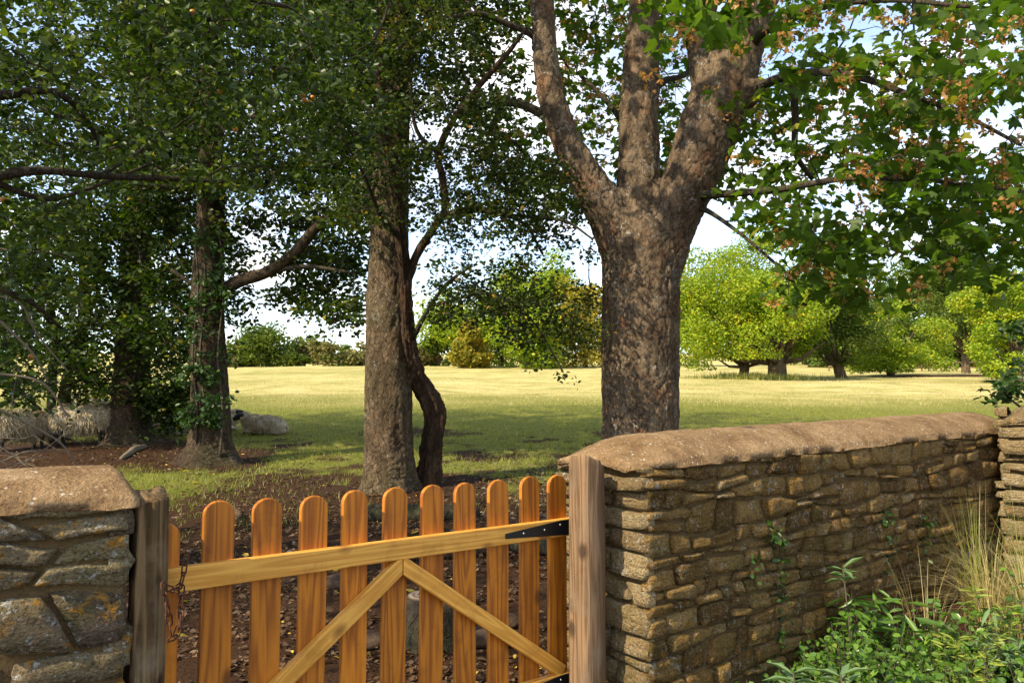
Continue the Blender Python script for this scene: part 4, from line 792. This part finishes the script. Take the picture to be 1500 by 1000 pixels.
fartree('walnut_tree', 'big lime green walnut with a short gnarled pollard trunk in the sunny field', 1138, 56, 285, 352, 'leaf_lime', .20, 60000, 101, .13, .62, cx=1112, lobes=18, sky=.1)
fartree('walnut_tree', 'walnut with a slanting trunk close behind the big gnarled walnut', 1088, 62, 180, 420, 'leaf_lime', .24, 12000, 102, .10, .38, lean=.5)
fartree('walnut_tree', 'smaller walnut with a leaning stem between the gnarled walnut and the rail fence', 1232, 60, 150, 405, 'leaf_mid', .22, 20000, 103, .13, .38, lean=-.8, cx=1210, lobes=12, sky=.1)
fartree('walnut_tree', 'low rounded yellow-green tree in front of the rail fence', 1305, 66, 160, 445, 'leaf_lime', .22, 20000, 104, .04, .3, lobes=12, sky=.1)
fartree('oak_tree', 'dark green tree with a pale straight trunk on the earth mound', 1415, 72, 150, 330, 'leaf_mid', .26, 24000, 105, .14, .34, lobes=12, sky=.1)
fartree('oak_tree', 'yellowing tree crowding the dark evergreen shrub over the wall end', 1490, 50, 150, 365, 'leaf_lime', .20, 20000, 106, .03, .3, lobes=12, sky=.1)
for k, (px, Y, w, top, mt, lab) in enumerate(((672, 112, 120, 430, 'leaf_lime', 'bright green tree at the field edge close to the rotten reddish stem'), (735, 120, 110, 400, 'leaf_lime', 'tall mid green tree at the field edge left of the yellowing one'), (800, 112, 110, 375, 'leaf_lime', 'tallest green tree at the field edge left of the huge sycamore'),
        (858, 108, 90, 410, 'leaf_yel', 'yellowing tree at the field edge touching the huge sycamore trunk'), (690, 104, 46, 470, 'leaf_yel', 'low yellow bush at the field edge below the bright green tree'), (770, 100, 90, 450, 'leaf_lime', 'low bushy tree before the tall green field-edge trees'),
        (985, 118, 120, 400, 'leaf_mid', 'green tree glimpsed between the sycamore trunk and the big walnut'), (1275, 120, 130, 385, 'leaf_mid', 'tall tree behind the smaller walnut beyond the rail fence'), (1350, 112, 120, 375, 'leaf_mid', 'tall tree beyond the rail fence left of the earth mound'), (1180, 125, 130, 410, 'leaf_mid', 'tree behind the big gnarled walnut beyond the field'), (1410, 104, 120, 420, 'leaf_mid', 'bushy tree beyond the rail fence right behind the earth mound tree'), (1470, 108, 130, 385, 'leaf_mid', 'tree beyond the rail fence behind the evergreen shrub'), (1310, 100, 120, 455, 'leaf_mid', 'low bushy tree just beyond the rail fence behind the low rounded tree'), (1235, 106, 100, 450, 'leaf_mid', 'low bushy tree beyond the left end of the rail fence'))):
    fartree('field_edge_tree', lab, px, Y, w*1.15, top, mt, .46, 12000, 120+k, .0, .3, sky=.05, lobes=12)
HG = 'bushes of the far hedge'
for k, px in enumerate(range(305, 660, 24)):
    b_ = (['olive brown', 'russet', 'dull green'][k % 3]); tops = 507+12*math.sin(k*1.7)
    fartree('hedge_bush', b_+' rounded bush in the far hedge along the top of the field', px+rng.uniform(-6, 6), 116+rng.uniform(-5, 5), 50, tops, ['leaf_olive', 'leaf_olive', 'leaf_mid'][k % 3], .5, 2000, 160+k, .0, .18, group=b_+' '+HG, cat='bush', lobes=6)
fartree('hedge_tree', 'rounded dark green tree standing up out of the far hedge', 385, 112, 92, 474, 'leaf_mid', .5, 4500, 190, .02, .3, lobes=8)
for k, (px, top) in enumerate(((455, 490), (441, 494), (505, 505), (590, 505))):
    fartree('skyline_tree', 'tiny grey-green tree on the distant skyline above the far hedge', px, 330, 22, top, 'leaf_mid', 1.2, 500, 195+k, .05, .4, group='tiny trees on the skyline', lobes=5)
# field boundary: rail fence with posts at right
fe = tag(empty('rail_fence', farground(1330, 84)), 'low grey post and rail fence beneath the trees across the field', 'fence'); fb = np.array(fe.location); pr = None; pm = board(.13, .13, -.2, 1.2, False, .01); 
for px in range(1215, 1480, 17):
    g_ = farground(px, 84); o = obj('fence_post', pm, M['post'], fe, g_-fb)
    if pr is not None:
        for zz in (.45, .95):
            a, b_ = pr+[0, -.04, zz], g_+[0, -.04, zz]; V, Fq = tube(np.array([a, b_]), [.06, .06], 4); obj('rail', qmesh('rail', V-fb, Fq, False), M['post'], fe)
    pr = g_
# ---------------------------------------------------------------- sheep
def sheep(px, py, Y, rz, pose, label, strand='strand', sc=1., headdown=True, wl=.14):
    b = P(px, py, Y); b[2] = gz(b[0], b[1]); t = tag(empty('sheep', b, rz), label, 'sheep', None); pts = []
    t.scale = (sc, sc, sc)
    if pose == 'lie':
        pts = [ellipsoid((-.05, 0, .24), (.52, .30, .26)), ellipsoid((-.34, .02, .20), (.28, .27, .21)), ellipsoid((.28, 0, .30), (.27, .24, .24)), ellipsoid((-.40, .22, .09), (.20, .10, .10)), ellipsoid((-.40, -.22, .09), (.20, .10, .10))]
        nk = [(.36, 0, .36), (.52, 0, .46), (.60, 0, .48)]; hd = [(.58, 0, .49), (.68, 0, .46), (.80, 0, .38)]
        legs = [[(.30, s*.14, .12), (.50, s*.16, .06), (.36, s*.17, .045)] for s in (-1, 1)]
    else:
        pts = [ellipsoid((-.02, 0, .50), (.50, .25, .26)), ellipsoid((-.34, 0, .50), (.26, .25, .26)), ellipsoid((.30, 0, .50), (.26, .22, .25))]
        if headdown: nk = [(.40, 0, .54), (.56, 0, .44), (.64, 0, .30)]; hd = [(.63, 0, .32), (.67, 0, .22), (.70, 0, .08)]
        else: nk = [(.38, 0, .58), (.54, 0, .72), (.60, 0, .80)]; hd = [(.58, 0, .82), (.68, 0, .79), (.80, 0, .70)]
        legs = [[(.34, s*.12, .42), (.33, s*.12, .23), (.335, s*.12, .20), (.33, s*.12, .03)] for s in (-1, 1)]+[[(-.38, s*.13, .42), (-.34, s*.13, .30), (-.43, s*.13, .20), (-.41, s*.13, .03)] for s in (-1, 1)]
    pts.append(tube(catmull(nk, 4), np.linspace(.17, .11, 9), 12)); pts.append(tube(catmull(hd, 4), [.085, .09, .092, .09, .085, .075, .066, .058, .05], 12))
    hx = np.array(hd[0])
    for s in (-1, 1): pts.append(tube([hx+[0, s*.05, .04], hx+[-.02, s*.12, .05], hx+[-.02, s*.17, .02]], [.03, .034, .012], 8))
    for lg in legs: r_ = np.interp(np.linspace(0, 1, len(catmull(lg, 4))), [0, .4, 1], [.075, .042, .036]); pts.append(tube(catmull(lg, 4), r_, 10))
    if pose != 'lie':
        for lg in legs: pts.append(ellipsoid(np.array(lg[-1])+[.015, 0, 0], (.05, .038, .035), 6, 8))
    pts.append(tube([(-.52, 0, .55 if pose != 'lie' else .3), (-.60, 0, .42 if pose != 'lie' else .2), (-.60, 0, .28 if pose != 'lie' else .1)], [.05, .045, .03], 8))
    VF = join(pts); me = remesh(VF[0], VF[1], .026); relax(me, 2); V = vco(me); N = vno(me)
    dl = np.full(len(V), 9.)
    for lg in legs:
        for q in catmull(lg, 3): dl = np.minimum(dl, np.linalg.norm(V-q, axis=1)/.075)
    dh = np.full(len(V), 9.)
    for q in catmull(hd, 4): dh = np.minimum(dh, np.linalg.norm(V-q, axis=1)/.115)
    for s in (-1, 1): dh = np.minimum(dh, np.linalg.norm(V-(hx+[-.01, s*.14, .04]), axis=1)/.09)
    low = V[:, 2] < (.30 if pose != 'lie' else .07)
    bare = ((dl < 1) & low) | (dh < 1); V2 = V+N*(((fbm(V*9+px, 3, 7)-.35)*.07)*(~bare))[:, None]; V2[:, 2] = np.maximum(V2[:, 2], .0); setco(me, V2)
    me.polygons.foreach_set('use_smooth', np.ones(len(me.polygons), bool)); me.materials.append(M['wool']); me.materials.append(M['face'])
    for p in me.polygons: p.material_index = 1 if all(bare[v] for v in p.vertices) else 0
    obj('body', me, None, t)
    w = np.where(~bare)[0]; w = rng.choice(w, 3600); c = V2[w]; n = N[w]; d = unit(n*.55+np.array([0, 0, -1.])*np.where(n[:, 2] > .55, .25, 1.)[:, None]+rng.normal(0, .22, (len(w), 3)))
    ln = (wl*rng.uniform(.35, 1.1, len(w))*np.where(n[:, 2] > .5, .45, 1.))[:, None]; sd_ = unit(np.cross(d, n+rng.normal(0, .3, n.shape)))*.011
    tipp = c+d*ln; tipp[:, 2] = np.maximum(tipp[:, 2], .012); Vt = np.stack([c-sd_, c+sd_, tipp], 1).reshape(-1, 3); rn = np.clip(fbm(c*7, 2, 3)*.9+rng.normal(0, .18, len(w)), 0, 1)
    o = obj('fleece', npmesh('fleece', Vt, np.arange(len(Vt)).reshape(-1, 3), False, {'rnd': np.repeat(rn, 3)}), M[strand], t); o['kind'] = 'stuff'
    return t
pi = math.pi
sheep(386, 637, 17.2, pi+.15, 'lie', 'pale woolly sheep lying alone on open grass, head toward the bough tree', wl=.10, sc=.80)
sheep(316, 638, 17.6, .2, 'lie', 'sheep lying half hidden behind the trunk of the bough tree', wl=.08, sc=.82)
sheep(122, 652, 15.0, .12, 'stand', 'long-fleeced shaggy sheep standing rump-on beside the spreading roots', wl=.13, sc=1.0)
sheep(128, 640, 16.9, .05, 'stand', 'sheep standing just behind the long-fleeced shaggy one', wl=.10)
sheep(30, 655, 14.6, 1.1, 'stand', 'sheep standing among dark stems and dead twigs behind the crab apple', wl=.18, sc=.95)
sheep(248, 632, 18.2, .35, 'stand', 'ochre-fleeced sheep standing between the rooted tree and the bough tree', 'strand_o', 1.0, True, .18)
sheep(240, 641, 16.6, .05, 'lie', 'black-faced sheep lying at the feet of the ochre-fleeced sheep', 'strand', .85, True, .10)

# ---------------------------------------------------------------- things lying on the ground
def rock(name, label, px, py, Y, r, seed, mat='rock', cat='stone'):
    c = P(px, py, Y); c[2] = gz(c[0], c[1]); V, Fq = ellipsoid((0, 0, r[2]*.55), r, 12, 16); d = fbm(V*6/max(r)*.25+seed, 3, seed)
    V = V*(.75+.5*d)[:, None]; V = np.round(V/ (max(r)*.16))*(max(r)*.16)*.35+V*.65
    return tag(obj(name, qmesh(name, V, Fq), M[mat], None, c), label, cat)
rock('stone', 'broad flat stone lying on the soil behind the gate braces', 715, 905, 4.75, (.2, .13, .05), 2)
rock('stone', 'small pale stone near the hinge end of the gate', 748, 905, 5.0, (.07, .06, .05), 3)
rock('stone', 'low grey stone on the soil left of the stump', 543, 925, 4.65, (.12, .08, .05), 4)
rock('stone', 'dark stone by the third picket from the old post', 492, 850, 5.8, (.12, .09, .06), 5)
sp = P(632, 930, 4.75); sp[2] = gz(sp[0], sp[1]); stp = tag(empty('tree_stump', sp), 'cut tree stump with cracked top standing on the soil behind the gate', 'stump')
zz = np.linspace(-.05, .26, 8); V, Fq = rough_tube(np.stack([0*zz, 0*zz, zz], 1), np.linspace(.20, .155, 8), 26, .10, 3, .35); obj('trunk', qmesh('stump', V, Fq), M['bark_dark'], stp)
m = NT('cut_wood'); v = m.obj(); rg = m.n('TexWave', {'Vector': v, 'Scale': 9., 'Distortion': 3.}, out='Fac', wave_type='RINGS', rings_direction='Z'); M['cut'] = m.done(m.ramp(rg, [(0, (.10, .07, .05)), (1, (.24, .18, .13))]), .9, rg, .5, .01)
V, Fq = ellipsoid((0, 0, .262), (.148, .148, .012), 6, 22); obj('cut_face', qmesh('cut', V, Fq), M['cut'], stp)
def log(name, label, pts, mat, k=14, cat='log', amp=.12, seed=1):
    p, r = L(*pts); g_ = terrain(p[:, 0], p[:, 1]); p = p.copy(); p[:, 2] = g_+r*.75; c = p[0].copy(); V, Fq = rough_tube(p, r, k, amp, seed, zs=1.)
    return tag(obj(name, qmesh(name, V-c, Fq), M[mat], None, c), label, cat)
log('fallen_log', 'dark rotting log lying behind the hinge end of the gate', ((740, 800, 7.0, 26), (800, 803, 6.9, 30), (870, 812, 6.6, 30), (930, 820, 6.4, 28)), 'bark_dark')
log('fallen_log', 'thick mossy log at the foot of the straight pale tree', ((500, 770, 8.3, 20), (560, 775, 8.2, 26), (640, 770, 8.2, 24), (700, 760, 8.4, 18)), 'bark_dark', seed=4)
log('fallen_log', 'thin dark log on the soil seen between the middle pickets', ((590, 812, 6.6, 16), (680, 806, 6.8, 20), (760, 800, 7.0, 16)), 'bark_red', seed=6)
log('fallen_log', 'short broken bough left of the straight pale tree', ((350, 765, 8.2, 14), (345, 755, 8.5, 12), (338, 738, 8.9, 9)), 'bark_pale', seed=7)
log('fallen_branch', 'bleached crooked branch lying on grass left of the bough tree', ((178, 672, 12.8, 6), (190, 662, 13.4, 9), (199, 652, 14.0, 9), (212, 648, 14.4, 7)), 'twig_pale', 8, 'branch', .15)

# ---------------------------------------------------------------- grass, litter
def blades(name, n, Yr, xr, hgt, wid, seed, mask=True, mat='blade', p=1.6):
    r = np.random.default_rng(seed); y = Yr[0]+(Yr[1]-Yr[0])*r.random(n)**p; x = (xr[0]+(xr[1]-xr[0])*r.random(n))*y
    keep = r.random(n) > (soilmask(x, y)*1.25-.08 if mask else 0)
    x, y = x[keep], y[keep]; n = len(x); z = terrain(x, y)-.006; c = np.stack([x, y, z], 1); tuft = fbm(c*np.array([1.4, 1.4, 0]), 3, 55)
    h = hgt*r.uniform(.45, 1.15, n)*(.4+1.1*tuft)*(1-(.75*ss(20, 40, y) if mat == 'blade' else 0)); a = r.uniform(0, 6.28, n); w = wid*r.uniform(.6, 1.2, n)
    s = np.stack([np.cos(a), np.sin(a), 0*a], 1)*w[:, None]/2; ln = np.stack([r.normal(0, .45, n), r.normal(0, .45, n), np.ones(n)], 1)*h[:, None]
    Vt = np.stack([c-s, c+s, c+ln], 1).reshape(-1, 3); rn = np.clip(.1+.55*tuft+r.normal(0, .2, n)+.45*drymask(x, y), 0, 1)
    return tag(obj(name, npmesh(name, Vt, np.arange(len(Vt)).reshape(-1, 3), False, {'rnd': np.repeat(rn, 3)}), M[mat]), 'short green grass growing under and between the trees' if mat == 'blade' else 'straw coloured dry grass covering the sunny field', 'grass', kind='stuff')
blades('grass', 260000, (6.5, 44), (-.66, .70), .085, .011, 1)
for nm, n, sz, lab in (('leaf_litter', 32000, .052, 'brown and pale fallen leaves scattered over the bare soil'), ('leaf_crumbs', 46000, .024, 'crumbled bits of bark and leaf strewn over the soil')):
    y = 3.3+15*rng.random(n)**1.25; x = (-.62+1.0*rng.random(n))*y; sm_ = soilmask(x, y); cl_ = fbm(np.stack([x, y, 0*x], 1)*3.1, 3, 91); k = rng.random(n) < (.2+.9*sm_)*ss(.34, .6, cl_)*1.3; x, y = x[k], y[k]
    C = np.stack([x, y, terrain(x, y)+rng.uniform(.002, .022, len(x))], 1); tag(leaves(nm, C, sz*rng.uniform(.4, 1.3, len(x)), OVAL, M['litter'], None, .25, .7), lab, 'leaf litter')
blades('dry_grass', 90000, (26, 110), (-.62, .70), .085, .026, 7, True, 'straw', 1.0)
n = 900; y = 7.6+5.5*rng.random(n); x = rng.normal(0.05, .07, n)*y+.2; C = np.stack([x, y, terrain(x, y)+.012], 1)
tag(leaves('wood_chips', C, .07, OVAL, M['twig_pale'], None, .1, .75), 'pale wood chips scattered on the grass right of the rotten stem', 'wood chips', kind='stuff')
n = 30; y = rng.uniform(4, 12, n); x = rng.uniform(-.42, .1, n)*y; C = np.stack([x, y, terrain(x, y)+.02], 1)
tag(leaves('yellow_leaves', C, .085, MAPLE, M['leaf_yel'], None, .15, .8), 'yellow maple leaves newly fallen on the soil and grass', 'leaf litter', kind='stuff')
n = 3500; a = rng.uniform(0, 6.28, n); q = rng.random(n)**.5; g_ = farground(1115, 55); g2 = farground(1200, 56)
C = np.vstack([np.stack([g_[0]+rng.normal(0, 1.7, n), g_[1]+rng.normal(.3, .9, n), 0*a], 1)]); C[:, 2] = terrain(C[:, 0], C[:, 1]); h = rng.uniform(.15, .65, n)*(.4+.9*fbm(C*1.3, 2, 5)); s = np.stack([np.cos(a), np.sin(a), 0*a], 1)*.03
Vt = np.stack([C-s, C+s, C+np.stack([rng.normal(0, .15, n), rng.normal(0, .15, n), np.ones(n)], 1)*h[:, None]], 1).reshape(-1, 3)
tag(obj('tall_grass', npmesh('tall_grass', Vt, np.arange(len(Vt)).reshape(-1, 3), False, {'rnd': np.repeat(rng.random(n), 3)}), M['blade']), 'unmown tall grass round the foot of the big gnarled walnut', 'grass', kind='stuff')

# ---------------------------------------------------------------- plants at the foot of the right wall
def wallpt(px, Y): return np.array([(px-750)/F_PX*Y, Y, gz((px-750)/F_PX*Y, Y)])
def leafy(name, label, px, Y, h, n, spread, leaf, mat, tmpl=OVAL, per=16, droop=.5, lean=.25, shoots=None, stemmat='twig', up=.0, flat=.5, group=None):
    b = wallpt(px, Y); t = tag(empty(name, b), label, 'plant', group); vf = []; C = []; O = []
    for k in range(n):
        a = rng.uniform(0, 6.28); r0 = spread*rng.random()**.6; s = b+[r0*math.cos(a), r0*math.sin(a)*.8, 0]; s[2] = gz(s[0], s[1])-.02
        d = np.array([math.cos(a)*lean*rng.uniform(.2, 1.6), math.sin(a)*lean*rng.uniform(.2, 1.6), 1.]); hh = h*rng.uniform(.5, 1.1); q = np.linspace(0, 1, 6)[:, None]
        p = s+d*hh*q+np.array([d[0], d[1], -.2])*hh*.4*q**2+rng.normal(0, .012, (6, 3))*q; vf.append(tube(p, np.linspace(.0035, .0014, 6), 4, cap=False))
        m_ = max(4, int(per*rng.uniform(.6, 1.3))); tt = rng.uniform(.15, 1.02, m_); C.append(np.stack([np.interp(tt, q[:, 0], p[:, e]) for e in range(3)], 1)+rng.normal(0, .008, (m_, 3))); O.append(np.full((m_, 3), [0, 0, up]))
    obj('stem', qmesh('stem', *(lambda z_: (z_[0]-b, z_[1]))(join(vf))), M[stemmat], t)
    leaves('foliage', np.vstack(C), leaf, tmpl, M[mat], t, droop, flat, out=np.vstack(O), loc=b); return t
LANCE = (np.array([(0, 0, 0), (.085, .35, .03), (.07, .7, .0), (0, 1, -.10), (-.07, .7, .0), (-.085, .35, .03)]), OVAL[1])
UG = 'leafy undergrowth along the foot of the long wall'
for px, Y, h, n, sp_, lf in ((1150, 3.85, .28, 30, .18, .034), (1235, 3.9, .38, 36, .20, .040), (1300, 3.55, .36, 46, .26, .040), (1390, 3.5, .38, 50, .28, .042), (1470, 3.4, .44, 50, .28, .042), (1260, 3.2, .28, 36, .22, .038), (1440, 3.0, .27, 44, .28, .040), (1350, 3.0, .24, 36, .24, .037), (1110, 3.72, .22, 24, .14, .036), (1150, 3.5, .20, 22, .16, .038), (1190, 3.3, .2, 22, .16, .04), (1480, 3.75, .5, 30, .2, .05), (1340, 4.0, .34, 30, .2, .042), (1195, 3.95, .40, 34, .18, .036), (1265, 4.15, .46, 34, .2, .038), (1320, 3.75, .42, 40, .24, .04), (1420, 3.8, .40, 40, .24, .04)):
    leafy('bramble_plant', 'low bright green leafy plant in the undergrowth at the foot of the long wall', px, Y, h, n, sp_, lf, 'leaf_under', per=20, group=UG)
leafy('willowherb_plant', 'tall plant with long narrow green leaves standing against the long wall', 1232, 4.1, .62, 9, .10, .15, 'leaf_under', LANCE, 16, .6, .16)
leafy('willowherb_plant', 'narrow-leaved plant leaning among the round-leaved undergrowth', 1290, 3.95, .55, 8, .14, .14, 'leaf_under', LANCE, 16, .6, .22)
for px, Y, lab in ((1430, 3.75, 'feathery yellow-green plant before the dry grass tussock'), (1395, 3.45, 'small feathery yellow-green plant among the round-leaved undergrowth')):
    leafy('goldenrod_plant', lab, px, Y, .52, 7, .08, .06, 'leaf_gold', LANCE, 60, .2, .12, up=.3)
leafy('mugwort_plant', 'grey-green plant with thin leaves right before the dry tussock', 1470, 3.7, .55, 10, .14, .10, 'leaf_grey', LANCE, 28, .6, .3)
def rosette(label, px, py, Y, n, leaf):
    b = wallpt(px, Y); top = P(px, py, Y); t = tag(empty('lance_leaf_plant', b), label, 'plant'); vf = [tube(np.array([b-[0, 0, .03], b*.5+top*.5+[.01, 0, 0], top]), [.005, .004, .003], 6)]
    obj('stem', qmesh('stem', *(lambda z_: (z_[0]-b, z_[1]))(join(vf))), M['twig'], t)
    tv = np.array([(0, 0, 0), (.07, .25, .05), (.085, .55, .06), (0, 1, -.12), (-.085, .55, .06), (-.07, .25, .05)]); lm_ = npmesh('leaf', tv, OVAL[1], True, {'rnd': np.full(6, .6)}); lm_.materials.append(M['leaf_grey'])
    for k in range(n):
        a = k*2.4+rng.uniform(-.2, .2); el = rng.uniform(-.15, .75); tt = Vector((math.cos(a)*math.cos(el), math.sin(a)*math.cos(el), math.sin(el))); nn_ = Vector((0, 0, 1)); nn_ = (nn_-tt*nn_.dot(tt)).normalized(); s = tt.cross(nn_)
        o = obj('leaf', lm_, None, t, top-b+np.array([0, 0, -.012*k*.5])); o.rotation_euler = Matrix((s, tt, nn_)).transposed().to_euler(); q = leaf*rng.uniform(.7, 1.15); o.scale = (q*1.25, q, q)
rosette('grey-green lance-leaved plant at the bottom of the wall nearest the hinge post', 1162, 985, 2.85, 16, .10)
rosette('grey-green lance-leaved plant next to the round-leaved undergrowth', 1232, 988, 2.8, 16, .095)
rosette('pale lance-leaved shoot rising above the narrow-leaved plants by the wall', 1235, 832, 3.95, 12, .11)
def tussock(label, px, Y, n, h, mat, seed, lean=.85):
    b = wallpt(px, Y); t = tag(empty('grass_tussock', b), label, 'grass'); r = np.random.default_rng(seed); Vs, Fs, R = [], [], []
    for k in range(n):
        a = r.uniform(0, 6.28); c = np.array([math.cos(a), math.sin(a), 0])*r.random()*.10; hh = h*r.uniform(.45, 1.1); d = np.array([math.cos(a), math.sin(a)*.8, 0])*lean*r.uniform(.1, 1.4); s = np.array([-math.sin(a), math.cos(a), 0])*r.uniform(.0016, .004)
        for j_, q in enumerate(np.linspace(0, 1, 6)):
            p = c+np.array([0, 0, 1.])*hh*(q-.38*lean*q**2.5*2*np.linalg.norm(d))+d*hh*q**2; w = s*(1-q*.9); Vs += [p-w, p+w]
        o_ = k*12; Fs += [(o_+2*j_, o_+2*j_+1, o_+2*j_+3, o_+2*j_+2) for j_ in range(5)]; R += [r.random()]*12
    o = obj('blades', npmesh('blades', np.array(Vs), np.array(Fs), False, {'rnd': np.array(R)}), M[mat], t); o['kind'] = 'stuff'; return t
tussock('straw coloured dry grass tussock by the corner where the two walls meet', 1440, 4.45, 260, .62, 'straw', 1)
tussock('rusty dry grass tussock at the foot of the taller corner wall', 1500, 4.1, 220, .62, 'straw', 2)
tussock('green grass tussock growing out of the dry one at the wall corner', 1420, 4.55, 110, .75, 'blade', 3, .4)
tussock('sparse bleached grass stalks against the middle of the long wall', 1345, 4.3, 36, .62, 'straw', 4, .35)
tussock('green grass tussock before the taller corner wall', 1490, 4.3, 80, .7, 'blade', 5, .4)
def ivy(label, pts, n, leaf=.035):
    c = []
    for px, py in pts:
        u = (px-750)/F_PX; s_ = (u*3.35-.56)/(.792-u*.61); c.append(P(px, py, 3.35+.61*s_-.045))
    c = np.array(c); p = catmull(c, 8); b = p[0]; t = tag(empty('ivy', b), label, 'ivy'); V, Fq = tube(p-b, np.full(len(p), .0022), 5); obj('stem', qmesh('stem', V, Fq), M['twig'], t)
    C = p[rng.integers(0, len(p), n)]+rng.normal(0, .024, (n, 3))*np.array([1.2, .6, 1]); leaves('foliage', C, leaf, OVAL, M['leaf_ivy'], t, .9, .2, out=np.tile([.3, -.4, 0], (n, 1)), loc=b)
ivy('ivy trail climbing the long wall nearest the hinge post', ((1130, 950), (1145, 900), (1138, 850), (1142, 800), (1125, 780)), 120)
ivy('short ivy sprig high on the long wall', ((1100, 850), (1103, 830), (1098, 815)), 34, .03)
ivy('ivy trail on the long wall behind the tall narrow-leaved plant', ((1290, 860), (1300, 800), (1290, 760), (1310, 745)), 80)
ivy('ivy trail on the long wall between tussock and narrow-leaved plants', ((1345, 830), (1355, 780), (1342, 750)), 60)
